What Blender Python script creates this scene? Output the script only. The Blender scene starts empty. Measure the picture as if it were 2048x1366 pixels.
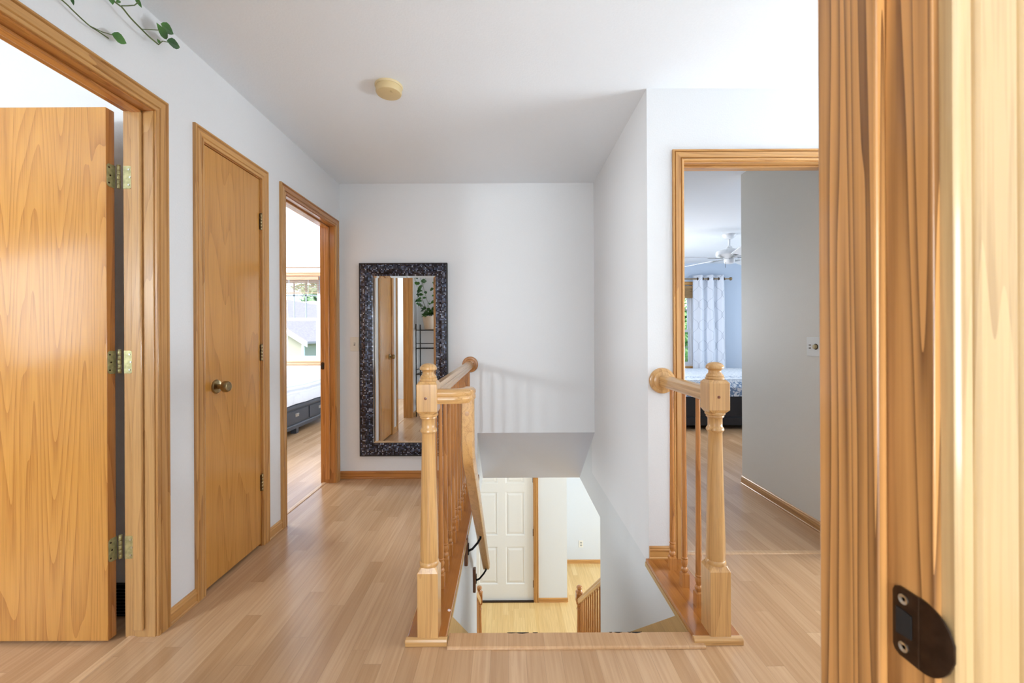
import bpy, bmesh, math, random
from mathutils import Vector, Matrix
PI = math.pi
random.seed(7)
S = bpy.context.scene
COL = S.collection

# ------------------------------------------------------------------ camera
EYE = 1.17
cam_d = bpy.data.cameras.new('camera'); cam = bpy.data.objects.new('camera', cam_d); COL.objects.link(cam)
cam.location = (0, 0, EYE); cam.rotation_euler = (PI/2, math.radians(0.27), 0)
cam_d.sensor_width = 36; cam_d.lens = 840/2048*36
cam_d.shift_x = 10/2048; cam_d.shift_y = -10.0/2048
cam_d.clip_start = 0.02; cam_d.clip_end = 200
cam_d.dof.use_dof = True; cam_d.dof.focus_distance = 2.6; cam_d.dof.aperture_fstop = 8
S.camera = cam

# ------------------------------------------------------------------ world, exposure
S.view_settings.view_transform = 'Standard'; S.view_settings.look = 'None'
S.view_settings.gamma = 1; S.view_settings.use_curve_mapping = False
S.view_settings.exposure = 0.45
w = bpy.data.worlds.new('sky'); S.world = w; w.use_nodes = True
wn = w.node_tree; wn.nodes.clear()
sky = wn.nodes.new('ShaderNodeTexSky'); sky.sky_type = 'NISHITA'; sky.sun_disc = False
sky.sun_elevation = math.radians(48); sky.sun_rotation = math.radians(200); sky.air_density = 1.0; sky.dust_density = 2.5
bg = wn.nodes.new('ShaderNodeBackground'); bg.inputs[1].default_value = 0.55
wo = wn.nodes.new('ShaderNodeOutputWorld')
wn.links.new(sky.outputs[0], bg.inputs[0]); wn.links.new(bg.outputs[0], wo.inputs[0])

def area(name, loc, direction, sx, sy, power, color=(1, 1, 1), shape='RECTANGLE'):
    l = bpy.data.lights.new(name, 'AREA'); l.shape = shape; l.size = sx
    if shape == 'RECTANGLE': l.size_y = sy
    l.energy = power; l.color = color
    o = bpy.data.objects.new(name, l); COL.objects.link(o); o.location = loc
    o.rotation_euler = Vector(direction).to_track_quat('-Z', 'Z').to_euler()
    return o
DAY = (0.84, 0.93, 1.0)
# area lights: windows implied out of view, then added fill without any window
area('daylight_behind_camera', (-0.1, -2.32, 1.30), (0, 1, 0.34), 1.9, 1.6, 76, DAY)
area('daylight_left_room', (-2.85, -0.92, 1.55), (0.60, 0.80, -0.02), 0.36, 0.45, 42, DAY)
area('daylight_left_room_far', (-4.35, -0.93, 1.55), (0.35, 1, -0.02), 1.1, 1.0, 10, DAY)
area('fill_left_bedroom', (-4.85, 4.3, 1.5), (1, 0, 0.05), 1.6, 1.3, 98, DAY)  # added fill for the left bedroom; its side wall has no window
area('fill_right_bedroom', (5.3, 5.4, 1.5), (-1, 0, 0.05), 1.6, 1.3, 32, DAY)  # added at a windowless wall to brighten the blue bedroom
area('fill_right_bedroom_side', (0.95, 5.7, 1.5), (1, -0.35, 0.05), 1.2, 1.2, 50, (0.97, 0.98, 1.0))  # added to lift the grey wall by the doorway; no source there
area('fill_hall_right', (3.0, 1.84, 0.95), (-1, -0.06, 0.75), 0.5, 1.5, 66, DAY)  # added to brighten the hall and ceiling; the right wall is solid
area('fill_lower_right', (3.85, 5.0, -1.3), (-1, 0, -0.05), 1.4, 1.2, 78, DAY)  # added fill for the lower level and soffit; solid wall behind
area('fill_lower_left', (-2.4, 5.0, -1.3), (1, 0, -0.05), 1.0, 1.2, 21, DAY)  # added fill for the entry below, a bare area light

# ------------------------------------------------------------------ materials
def s2l(c):
    return tuple(((v/255)/12.92 if v/255 <= 0.04045 else ((v/255+0.055)/1.055)**2.4) for v in c) + (1,)
MATS = {}
def base_mat(name, rough=0.5, metal=0.0, color=(200, 200, 200), coat=0.0, spec=0.5):
    m = bpy.data.materials.new(name); m.use_nodes = True
    n = m.node_tree.nodes; b = n['Principled BSDF']
    b.inputs['Base Color'].default_value = s2l(color); b.inputs['Roughness'].default_value = rough
    b.inputs['Metallic'].default_value = metal; b.inputs['Coat Weight'].default_value = coat
    b.inputs['Coat Roughness'].default_value = 0.12
    b.inputs['Specular IOR Level'].default_value = spec
    return m
def N(m, t, **kw):
    n = m.node_tree.nodes.new(t)
    for k, v in kw.items(): setattr(n, k, v)
    return n
def L(m, a, b): m.node_tree.links.new(a, b)
def math_n(m, op, a, b=None, c=None):
    n = N(m, 'ShaderNodeMath', operation=op)
    for i, v in enumerate((a, b, c)):
        if v is None: continue
        if isinstance(v, (int, float)): n.inputs[i].default_value = v
        else: L(m, v, n.inputs[i])
    return n.outputs[0]
def ramp(m, fac, stops):
    r = N(m, 'ShaderNodeValToRGB'); e = r.color_ramp.elements
    while len(e) < len(stops): e.new(0.5)
    for i, (p, c) in enumerate(stops): e[i].position = p; e[i].color = c if len(c) == 4 else s2l(c)
    L(m, fac, r.inputs[0]); return r.outputs[0]
def mixc(m, fac, a, b, mode='MIX'):
    n = N(m, 'ShaderNodeMix', data_type='RGBA', blend_type=mode)
    for i, v in ((0, fac), (6, a), (7, b)):
        if isinstance(v, (int, float)): n.inputs[i].default_value = v
        elif isinstance(v, tuple): n.inputs[i].default_value = v if len(v) == 4 else s2l(v)
        else: L(m, v, n.inputs[i])
    return n.outputs[2]
def plain(name, color, rough=0.5, metal=0.0, coat=0.0, bump=0.0, bscale=60, var=0.04):
    if name in MATS: return MATS[name]
    m = base_mat(name, rough, metal, color, coat)
    b = m.node_tree.nodes['Principled BSDF']
    tc = N(m, 'ShaderNodeTexCoord'); nz = N(m, 'ShaderNodeTexNoise'); nz.inputs['Scale'].default_value = bscale
    nz.inputs['Detail'].default_value = 4; L(m, tc.outputs['Object'], nz.inputs['Vector'])
    c = s2l(color); d = tuple(v*(1-var) for v in c[:3])+(1,)
    L(m, ramp(m, nz.outputs[0], [(0.35, d), (0.65, c)]), b.inputs['Base Color'])
    if bump:
        bp = N(m, 'ShaderNodeBump'); bp.inputs['Strength'].default_value = bump; bp.inputs['Distance'].default_value = 0.002
        L(m, nz.outputs[0], bp.inputs['Height']); L(m, bp.outputs[0], b.inputs['Normal'])
    MATS[name] = m; return m
def oak(axis='Z', light=(220, 166, 98), dark=(170, 110, 52), ring=7.0, rough=0.3, coat=0.35, key='oak', strength=0.55, stretch=0.055, freq=11.0):
    name = key+'_'+axis
    if name in MATS: return MATS[name]
    m = base_mat(name, rough, 0, light, coat); b = m.node_tree.nodes['Principled BSDF']
    tc = N(m, 'ShaderNodeTexCoord'); oi = N(m, 'ShaderNodeObjectInfo')
    off = N(m, 'ShaderNodeVectorMath', operation='SCALE'); off.inputs[0].default_value = (13.1, 7.7, 5.3)
    L(m, oi.outputs['Random'], off.inputs['Scale'])
    add = N(m, 'ShaderNodeVectorMath', operation='ADD'); L(m, tc.outputs['Object'], add.inputs[0]); L(m, off.outputs[0], add.inputs[1])
    sc = {'X': (stretch, 1, 1), 'Y': (1, stretch, 1), 'Z': (1, 1, stretch)}[axis]
    mp = N(m, 'ShaderNodeMapping'); L(m, add.outputs[0], mp.inputs[0]); mp.inputs['Scale'].default_value = sc
    n1 = N(m, 'ShaderNodeTexNoise'); L(m, mp.outputs[0], n1.inputs['Vector'])
    n1.inputs['Scale'].default_value = ring; n1.inputs['Detail'].default_value = 1.5; n1.inputs['Roughness'].default_value = 0.4
    n1.inputs['Distortion'].default_value = 0.25
    r = math_n(m, 'FRACT', math_n(m, 'MULTIPLY', n1.outputs[0], freq))
    rr = math_n(m, 'POWER', r, 2.6)
    sc2 = {'X': (0.02, 1, 1), 'Y': (1, 0.02, 1), 'Z': (1, 1, 0.02)}[axis]
    mp2 = N(m, 'ShaderNodeMapping'); L(m, add.outputs[0], mp2.inputs[0]); mp2.inputs['Scale'].default_value = sc2
    n2 = N(m, 'ShaderNodeTexNoise'); L(m, mp2.outputs[0], n2.inputs['Vector']); n2.inputs['Scale'].default_value = 260; n2.inputs['Detail'].default_value = 3
    n3 = N(m, 'ShaderNodeTexNoise'); L(m, mp2.outputs[0], n3.inputs['Vector']); n3.inputs['Scale'].default_value = 30; n3.inputs['Detail'].default_value = 2
    pores = ramp(m, n2.outputs[0], [(0.40, (0.70, 0.64, 0.56, 1)), (0.56, (1, 1, 1, 1))])
    c = mixc(m, math_n(m, 'MULTIPLY', rr, strength), light, dark)
    c = mixc(m, math_n(m, 'MULTIPLY', n3.outputs[0], 0.35), c, tuple(int(v*0.86) for v in dark))
    pf = math_n(m, 'ADD', math_n(m, 'MULTIPLY', rr, 0.5), 0.25)
    c = mixc(m, pf, c, pores, 'MULTIPLY')
    hv = math_n(m, 'ADD', math_n(m, 'MULTIPLY', oi.outputs['Random'], 0.14), 0.93)
    hs = N(m, 'ShaderNodeHueSaturation'); L(m, hv, hs.inputs['Value']); L(m, c, hs.inputs['Color'])
    L(m, hs.outputs[0], b.inputs['Base Color'])
    bp = N(m, 'ShaderNodeBump'); bp.inputs['Strength'].default_value = 0.25; bp.inputs['Distance'].default_value = 0.0006
    L(m, n2.outputs[0], bp.inputs['Height']); L(m, bp.outputs[0], b.inputs['Normal'])
    MATS[name] = m; return m
def laminate(name, tones, strip=0.065, length=0.9, rough=0.23):
    m = base_mat(name, rough, 0, tones[0], 0.0); b = m.node_tree.nodes['Principled BSDF']
    tc = N(m, 'ShaderNodeTexCoord'); sp = N(m, 'ShaderNodeSeparateXYZ'); L(m, tc.outputs['Object'], sp.inputs[0])
    xi = math_n(m, 'DIVIDE', sp.outputs[0], strip); col = math_n(m, 'FLOOR', xi)
    wn1 = N(m, 'ShaderNodeTexWhiteNoise', noise_dimensions='1D'); L(m, col, wn1.inputs['W'])
    yi = math_n(m, 'ADD', math_n(m, 'DIVIDE', sp.outputs[1], length), math_n(m, 'MULTIPLY', wn1.outputs[0], 7.0)); row = math_n(m, 'FLOOR', yi)
    cv = N(m, 'ShaderNodeCombineXYZ'); L(m, col, cv.inputs[0]); L(m, row, cv.inputs[1])
    wn2 = N(m, 'ShaderNodeTexWhiteNoise', noise_dimensions='2D'); L(m, cv.outputs[0], wn2.inputs['Vector'])
    c = ramp(m, wn2.outputs[0], [(0.0, tones[0]), (0.45, tones[1]), (1.0, tones[2])])
    # grain per strip
    ad = N(m, 'ShaderNodeVectorMath', operation='ADD'); L(m, tc.outputs['Object'], ad.inputs[0])
    cz = N(m, 'ShaderNodeCombineXYZ'); L(m, math_n(m, 'MULTIPLY', wn2.outputs[0], 30.0), cz.inputs[2]); L(m, cz.outputs[0], ad.inputs[1])
    mp = N(m, 'ShaderNodeMapping'); mp.inputs['Scale'].default_value = (1, 0.035, 1); L(m, ad.outputs[0], mp.inputs[0])
    n1 = N(m, 'ShaderNodeTexNoise'); n1.inputs['Scale'].default_value = 90; n1.inputs['Detail'].default_value = 4; L(m, mp.outputs[0], n1.inputs['Vector'])
    n2 = N(m, 'ShaderNodeTexNoise'); n2.inputs['Scale'].default_value = 16; n2.inputs['Detail'].default_value = 2; L(m, mp.outputs[0], n2.inputs['Vector'])
    rg = math_n(m, 'FRACT', math_n(m, 'MULTIPLY', n2.outputs[0], 7.0))
    g = ramp(m, n1.outputs[0], [(0.3, (0.80, 0.74, 0.68, 1)), (0.62, (1, 1, 1, 1))])
    c = mixc(m, 0.7, c, g, 'MULTIPLY')
    c = mixc(m, math_n(m, 'MULTIPLY', math_n(m, 'POWER', rg, 2.0), 0.22), c, tones[2])
    # joints
    fx = math_n(m, 'FRACT', xi); ex = math_n(m, 'MINIMUM', fx, math_n(m, 'SUBTRACT', 1.0, fx))
    jx = math_n(m, 'LESS_THAN', ex, 0.012)
    fy = math_n(m, 'FRACT', yi); jy = math_n(m, 'LESS_THAN', fy, 0.0016)
    j = math_n(m, 'MULTIPLY', math_n(m, 'MAXIMUM', jx, jy), 0.28)
    dk = tuple(int(v*0.62) for v in tones[2])
    c = mixc(m, j, c, dk)
    L(m, c, b.inputs['Base Color'])
    bp = N(m, 'ShaderNodeBump'); bp.inputs['Strength'].default_value = 0.12; bp.inputs['Distance'].default_value = 0.0005
    L(m, n1.outputs[0], bp.inputs['Height']); L(m, bp.outputs[0], b.inputs['Normal'])
    MATS[name] = m; return m

WHITE = plain('hall_paint', (237, 238, 239), 0.55, bump=0.25, bscale=140, var=0.012)
CEIL = plain('ceiling_paint', (244, 249, 254), 0.7, bump=0.3, bscale=120, var=0.015)
GREY = plain('grey_paint', (226, 218, 202), 0.45, bump=0.2, bscale=140, var=0.015)
BLUE = plain('pale_blue_paint', (188, 202, 220), 0.6, bump=0.2, bscale=140, var=0.015)
LOWW = plain('lower_paint', (228, 231, 232), 0.6, bump=0.2, bscale=140, var=0.015)
DOORW = plain('white_door_paint', (238, 238, 234), 0.35, var=0.01)
VINYL = plain('white_vinyl', (225, 228, 234), 0.35, var=0.01)
PLATE = plain('ivory_plastic', (235, 232, 222), 0.35, var=0.01)
BLACK = plain('black_metal', (24, 24, 26), 0.35, metal=0.6)
DARK = plain('dark_void', (20, 18, 18), 0.8)
BRASS = plain('antique_brass', (172, 152, 112), 0.28, metal=1.0, var=0.25, bscale=90)
HBRASS = plain('worn_brass', (196, 190, 140), 0.35, metal=0.55, var=0.35, bscale=60)
BRONZE = plain('dark_bronze', (78, 62, 50), 0.3, metal=0.9, var=0.3, bscale=90)
STEEL = plain('steel_screw', (200, 200, 192), 0.3, metal=1.0)
FLOOR = laminate('laminate_floor', [(214, 175, 136), (206, 166, 126), (194, 153, 113)])
LFLOOR = laminate('foyer_floor', [(238, 206, 146), (232, 196, 134), (222, 184, 122)], strip=0.075, length=1.2)
def OK(ax): return oak(ax)
def NW(ax): return oak(ax, (222, 174, 112), (182, 128, 70), 9, 0.28, 0.4, 'newel_oak', 0.35)
def RD(ax): return oak(ax, (204, 138, 72), (156, 94, 40), 8, 0.25, 0.5, 'amber_oak', 0.5)
def SL(ax): return oak(ax, (222, 160, 76), (184, 118, 46), 6.0, 0.2, 0.6, 'veneer_oak', 0.6, 0.07, 22.0)
def CL(ax): return oak(ax, (224, 160, 78), (196, 132, 58), 4.0, 0.25, 0.5, 'closet_veneer', 0.45, 0.08, 18.0)
def FG(ax): return oak(ax, (220, 160, 94), (92, 52, 18), 26, 0.3, 0.35, 'jamb_oak', 0.85, 0.03, 13.0)
def PL(ax): return oak(ax, (186, 118, 52), (146, 82, 30), 4, 0.22, 0.5, 'plate_oak', 0.6)

# ------------------------------------------------------------------ mesh builder
class MB:
    def __init__(s): s.bm = bmesh.new()
    def box(s, x0, x1, y0, y1, z0, z1):
        v = [s.bm.verts.new(p) for p in ((x0,y0,z0),(x1,y0,z0),(x1,y1,z0),(x0,y1,z0),(x0,y0,z1),(x1,y0,z1),(x1,y1,z1),(x0,y1,z1))]
        for f in ((0,3,2,1),(4,5,6,7),(0,1,5,4),(1,2,6,5),(2,3,7,6),(3,0,4,7)): s.bm.faces.new([v[i] for i in f])
        return s
    def loft(s, rings, cap=True, close=True):
        R = [[s.bm.verts.new(p) for p in r] for r in rings]
        n = len(R[0])
        for a, b in zip(R, R[1:]):
            for i in range(n if close else n-1):
                j = (i+1) % n
                s.bm.faces.new((a[i], a[j], b[j], b[i]))
        if cap:
            s.bm.faces.new(list(reversed(R[0]))); s.bm.faces.new(R[-1])
        return s
    def prism(s, poly, f, a, b):
        return s.loft([[f(u, v, a) for u, v in poly], [f(u, v, b) for u, v in poly]])
    def lathe(s, cx, cy, prof, axis='Z', seg=24, base=0):
        rings = []
        for r, h in prof:
            ring = []
            for i in range(seg):
                t = 2*PI*i/seg; a, b = r*math.cos(t), r*math.sin(t)
                if axis == 'Z': ring.append((cx+a, cy+b, h))
                elif axis == 'Y': ring.append((cx+a, h, cy+b))
                else: ring.append((h, cx+a, cy+b))
            rings.append(ring)
        return s.loft(rings)
    def tube(s, pts, r, seg=8, r2=None):
        pts = [Vector(p) for p in pts]; rings = []; up = Vector((0.13, 0.2, 1)).normalized()
        for i, p in enumerate(pts):
            t = (pts[min(i+1, len(pts)-1)] - pts[max(i-1, 0)]).normalized()
            a = t.cross(up)
            if a.length < 0.05: a = t.cross(Vector((1, 0, 0)))
            a.normalize(); b = a.cross(t).normalized(); up = b
            rr = r if r2 is None else r+(r2-r)*i/(len(pts)-1)
            rings.append([p + a*rr*math.cos(2*PI*k/seg) + b*rr*math.sin(2*PI*k/seg) for k in range(seg)])
        return s.loft(rings)
    def sweep(s, pts, prof, n):
        """profile (u along n, v along n x t) swept on a planar path whose plane has normal n"""
        pts = [Vector(p) for p in pts]; n = Vector(n); rings = []
        for i, p in enumerate(pts):
            t0 = (pts[i]-pts[i-1]).normalized() if i else None
            t1 = (pts[i+1]-pts[i]).normalized() if i < len(pts)-1 else None
            t = ((t0 or t1)+(t1 or t0)).normalized(); k = 1.0
            if t0 and t1: k = 1/max(0.4, t.dot(t0))
            v = n.cross(t).normalized()
            rings.append([p + n*u + v*(w_*k) for u, w_ in prof])
        return s.loft(rings)
    def cuboid(s, c, half, rot=None):
        bb = bmesh.ops.create_cube(s.bm, size=2)
        M = Matrix.Translation(c) @ (rot.to_4x4() if rot else Matrix()) @ Matrix.Diagonal((*half, 1))
        bmesh.ops.transform(s.bm, matrix=M, verts=bb['verts']); return s
    def build(s, name, mat, root=None, bevel=0.0, smooth=False, sub=0, segs=2):
        bmesh.ops.recalc_face_normals(s.bm, faces=s.bm.faces)
        o_ = Vector((0, 0, 0)); r = root
        while r is not None: o_ += Vector(r.location); r = r.parent
        me = bpy.data.meshes.new(name)
        if o_.length > 0: bmesh.ops.translate(s.bm, verts=s.bm.verts, vec=-o_)
        s.bm.to_mesh(me); s.bm.free(); me.materials.append(mat)
        o = bpy.data.objects.new(name, me); COL.objects.link(o)
        if root is not None: o.parent = root
        if smooth:
            for p in me.polygons: p.use_smooth = True
            md = o.modifiers.new('edges', 'EDGE_SPLIT'); md.split_angle = math.radians(38)
        if bevel:
            md = o.modifiers.new('bevel', 'BEVEL'); md.width = bevel; md.segments = segs; md.limit_method = 'ANGLE'; md.angle_limit = math.radians(40)
        if sub:
            md = o.modifiers.new('sub', 'SUBSURF'); md.levels = sub; md.render_levels = sub
        return o
def tag(o, label=None, cat=None, group=None, kind=None):
    if label: o['label'] = label
    if cat: o['category'] = cat
    if group: o['group'] = group
    if kind: o['kind'] = kind
    return o
def thing(name, loc, label, cat, group=None, kind=None):
    o = bpy.data.objects.new(name, None); COL.objects.link(o); o.location = loc; o.empty_display_size = 0.1
    return tag(o, label, cat, group, kind)
def struct(name, mb, mat, label, cat, **k):
    return tag(mb.build(name, mat, None, **k), label, cat, None, 'structure')
def copy_tree(o, parent=None):
    c = o.copy(); COL.objects.link(c); c.parent = parent
    for ch in list(o.children): copy_tree(ch, c)
    return c

# ------------------------------------------------------------------ dimensions
XL, XLB = -1.384, -1.50           # left wall faces
YB = 3.48                          # far wall of the hall
XR = 0.723                         # right wall of the stairwell
YN = 2.158                          # wall with the right doorway
SX0 = -0.25                        # left wall of the stairwell
H = 2.44; DH = 2.06; LZ = -2.69
YC0, YC1 = 0.320, 0.436            # wall the camera stands in

def wall(mb, axis, t0, t1, a, b, z0, z1, holes=()):
    """slab wall running along axis, thickness t0..t1, holes=(u0,u1,zlo,zhi)"""
    def bx(u0, u1, za, zb):
        if u1-u0 < 1e-4 or zb-za < 1e-4: return
        if axis == 'Y': mb.box(t0, t1, u0, u1, za, zb)
        else: mb.box(u0, u1, t0, t1, za, zb)
    u = a
    for (h0, h1, zl, zh) in sorted(holes):
        bx(u, h0, z0, z1); bx(h0, h1, z0, zl); bx(h0, h1, zh, z1); u = h1
    bx(u, b, z0, z1); return mb
J = 0.019
D1 = (0.875, 1.645); D2 = (1.917, 2.360); D3 = (2.622, 3.375); D4 = (0.914, 1.724); DC = (-0.589, 0.325)
def hole(d, top=DH): return (d[0]-J, d[1]+J, -0.001 if False else 0, top+J)

# --- shells
struct('wall_left', wall(MB(), 'Y', XLB, XL, YC0, 6.4, 0, H, [hole(D1), hole(D2), hole(D3)]), WHITE, 'white hall wall on the left with three doorways', 'wall')
struct('wall_back', wall(MB(), 'X', YB, YB+0.12, XL, XR, 0, H, [(SX0, XR, 0, 0.372)]), WHITE, 'white end wall of the hall carrying the mosaic mirror', 'wall')
struct('wall_stair_right', MB().box(XR, XR+0.116, YN, YB+0.12, 0, H), WHITE, 'white wall rising right of the stairwell', 'wall')
struct('wall_nook', wall(MB(), 'X', YN, YN+0.116, XR+0.116, 3.1, 0, H, [hole(D4)]), WHITE, 'white wall around the doorway to the blue bedroom', 'wall')
struct('wall_front', wall(MB(), 'X', YC0, YC1, XL, 3.1, 0, H, [hole(DC)]), WHITE, 'white wall of the doorway the view looks through', 'wall')
struct('wall_right', wall(MB(), 'Y', 3.1, 3.2, YC0, YN+0.116, 0, H), WHITE, 'white hall wall far off to the right', 'wall')
struct('wall_bedroom_entry', MB().box(1.855, 1.97, YN+0.116, 3.32, 0, H), GREY, 'grey wall just inside the right doorway', 'wall')
struct('wall_bedroom_back', wall(MB(), 'X', 7.40, 7.52, 0.2, 5.5, 0, H, [(2.05, 3.30, 0.62, 2.06)]), BLUE, 'pale blue wall behind the curtain', 'wall')
struct('wall_bedroom_right', MB().box(5.4, 5.5, 3.2, 7.4, 0, H), BLUE, 'pale blue wall on the right of the bedroom', 'wall')
struct('wall_bedroom_near', MB().box(1.97, 5.4, 3.2, 3.32, 0, H), BLUE, 'pale blue wall closing the bedroom toward the hall', 'wall')
struct('wall_bedroom_left', wall(MB(), 'Y', 0.842, 0.90, YN+0.116, 7.4, 0, H), BLUE, 'pale blue wall along the stairwell side of the bedroom', 'wall')
WB = 6.40
struct('wall_window_left', wall(MB(), 'X', WB, WB+0.12, -5.0, XLB, 0, H, [(-4.45, -2.84, 0.80, 2.10)]), plain('bedroom_white', (236, 238, 242), 0.6, bump=0.15, bscale=120, var=0.01), 'white bedroom wall holding the window seen through the far left doorway', 'wall')
struct('wall_bedroom_far_left', MB().box(-5.1, -5.0, -1.1, 6.52, 0, H), MATS['bedroom_white'], 'white outer wall on the far left', 'wall')
struct('wall_closet_left', MB().box(-5.0, XLB, 2.46, 2.56, 0, H), MATS['bedroom_white'], 'white wall between closet and left bedroom', 'wall')
struct('wall_near_room', MB().box(-5.0, XLB, 1.78, 1.865, 0, H), WHITE, 'white wall behind the open door on the left', 'wall')
struct('wall_near_room_back', MB().box(-5.0, XLB, -1.1, -1.0, 0, H), WHITE, 'white rear wall of the near left room', 'wall')
struct('wall_camera_left', MB().box(XLB, XL, -2.5, YC0, 0, H), WHITE, 'white left wall of the room behind the view', 'wall')
struct('wall_camera_right', MB().box(2.0, 2.1, -2.5, YC0, 0, H), WHITE, 'white right wall of the room behind the view', 'wall')
struct('wall_camera_back', MB().box(XLB, 2.1, -2.6, -2.5, 0, H), WHITE, 'white rear wall of the room behind the view', 'wall')
struct('ceiling', MB().box(-5.1, 5.5, -2.6, 7.52, H, H+0.1), CEIL, 'flat white ceiling over the upstairs hall', 'ceiling')
# upper floor with its stair opening
FZ = -0.24
struct('floor', MB().box(-5.1, SX0-0.116, -2.6, 7.52, FZ, 0).box(XR+0.116, 5.5, -2.6, 7.52, FZ, 0)
       .box(SX0-0.116, XR+0.116, -2.6, 1.60, FZ, 0).box(SX0-0.116, XR+0.116, 4.22, 7.52, FZ, 0), FLOOR, 'light wood-strip laminate floor upstairs', 'floor')
struct('ceiling_lower', MB().box(-2.6, SX0-0.116, 1.2, 7.3, FZ-0.01, FZ).box(XR+0.116, 4.1, 1.2, 7.3, FZ-0.01, FZ).box(SX0-0.116, XR+0.116, 4.22, 7.3, FZ-0.01, FZ), CEIL, 'white ceiling over the entry below', 'ceiling')
struct('wall_stairwell_left', MB().box(SX0-0.116, SX0, 1.60, 3.33, LZ, 0).box(SX0-0.116, SX0, 3.33, 4.22, FZ-0.01, 0).box(SX0-0.116, SX0, YB+0.12, 4.22, 0, 0.6), LOWW, 'white wall below the left balustrade', 'wall')
struct('wall_stairwell_right', MB().box(XR, XR+0.116, 1.60, 3.29, LZ, 0).box(XR, XR+0.116, 3.29, 4.22, FZ-0.01, 0).box(XR, XR+0.116, YB+0.12, 4.22, 0, 0.6), LOWW, 'white wall going down right of the stairs', 'wall')
struct('wall_stairwell_near', MB().box(SX0-0.116, XR+0.116, 1.50, 1.60, LZ, FZ), LOWW, 'white wall under the top landing', 'wall')
struct('ceiling_sloped', MB().prism([(YB, 0.372), (4.22, FZ-0.01), (4.22, 0.12), (3.62, 0.6), (3.60, 0.372)], lambda u, v, a: (a, u, v), SX0, XR), plain('soffit_paint', (224, 228, 238), 0.6, bump=0.2, bscale=120, var=0.012), 'sloped white soffit over the stairs', 'ceiling')
# lower level
FD = (-0.546, 0.372); YF = 6.10
struct('floor_lower', MB().box(-2.6, 4.1, 1.2, 7.4, LZ-0.1, LZ), LFLOOR, 'honey coloured strip floor of the entry below', 'floor')
struct('wall_entry', wall(MB(), 'X', YF, YF+0.12, -2.5, 0.857, LZ, FZ-0.01, [(FD[0]-0.03, FD[1]+0.03, LZ, LZ+2.06)]), LOWW, 'white wall around the panelled front door', 'wall')
struct('wall_entry_return', MB().box(0.75, 0.857, YF+0.12, 7.14, LZ, FZ-0.01), LOWW, 'white return wall beside the entry', 'wall')
struct('wall_lower_far', MB().box(0.75, 4.0, 7.14, 7.25, LZ, FZ-0.01), plain('lower_blue_paint', (214, 219, 224), 0.6, var=0.01), 'pale wall with an outlet at the bottom of the stairs', 'wall')
struct('wall_lower_right', MB().box(4.0, 4.1, 1.2, 7.25, LZ, FZ-0.01), LOWW, 'white right wall of the lower level', 'wall')
struct('wall_lower_left', MB().box(-2.6, -2.5, 1.2, YF+0.12, LZ, FZ-0.01), LOWW, 'white left wall of the lower level', 'wall')
struct('wall_lower_near', MB().box(-2.5, 4.0, 1.2, 1.3, LZ, FZ-0.01), LOWW, 'white near wall of the lower level', 'wall')

# ------------------------------------------------------------------ casings, jambs
CW = 0.058
CP = [(0, 0), (0, .0095), (.0015, .0112), (.006, .0122), (.011, .0122), (.0130, .0095), (.0142, .0055), (.0156, .0095), (.018, .0125),
      (.030, .0135), (.042, .0142), (.0442, .0110), (.0456, .0070), (.0472, .0115), (.0500, .0150), (.0555, .0150), (.058, .0125), (.058, 0)]
def casing(root, f, u0, u1, vt, mz, mh, scale=1.0, v0=0.0, bottom=False):
    """three mitred lengths of moulding round an opening; f(u, v, h) -> point; mz, mh materials"""
    P = [(d*scale, h) for d, h in CP]
    r = 0.005
    a, b, t = u0-r, u1+r, vt+r
    for side in (0, 1):
        pts = []
        rings = [[f((a-d) if side == 0 else (b+d), v0-(d if bottom else 0) + (0 if not bottom else 0), h) for d, h in P],
                 [f((a-d) if side == 0 else (b+d), t+d, h) for d, h in P]]
        MB().loft(rings).build('casing', mz, root, smooth=True)
    MB().loft([[f(a-d, t+d, h) for d, h in P], [f(b+d, t+d, h) for d, h in P]]).build('casing', mh, root, smooth=True)
    if bottom:
        MB().loft([[f(a-d, v0-d, h) for d, h in P], [f(b+d, v0-d, h) for d, h in P]]).build('casing', mh, root, smooth=True)
def jamb(root, axis, d, t0, t1, top, mz, mh, stop=None, gap=0.0):
    """side and head jamb boards; stop=(s0,s1) range of the stop across the wall"""
    def bx(mb, u0, u1, a0, a1, z0, z1):
        return mb.box(a0, a1, u0, u1, z0, z1) if axis == 'Y' else mb.box(u0, u1, a0, a1, z0, z1)
    for (u0, u1) in ((d[0]-J, d[0]), (d[1], d[1]+J)):
        bx(MB(), u0, u1, t0, t1, 0, top).build('jamb', mz, root, bevel=0.001)
    bx(MB(), d[0]-J, d[1]+J, t0, t1, top, top+J).build('head_jamb', mh, root, bevel=0.001)
    if stop:
        for (u0, u1) in ((d[0], d[0]+0.011), (d[1]-0.011, d[1])):
            bx(MB(), u0, u1, stop[0], stop[1], 0.03, top).build('door_stop', mz, root, bevel=0.003)
        bx(MB(), d[0], d[1], stop[0], stop[1], top-0.011, top).build('door_stop', mh, root, bevel=0.003)
fL = lambda u, v, h: (XL+h, u, v)
fLb = lambda u, v, h: (XLB-h, u, v)
fN = lambda u, v, h: (u, YN-h, v)

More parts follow.
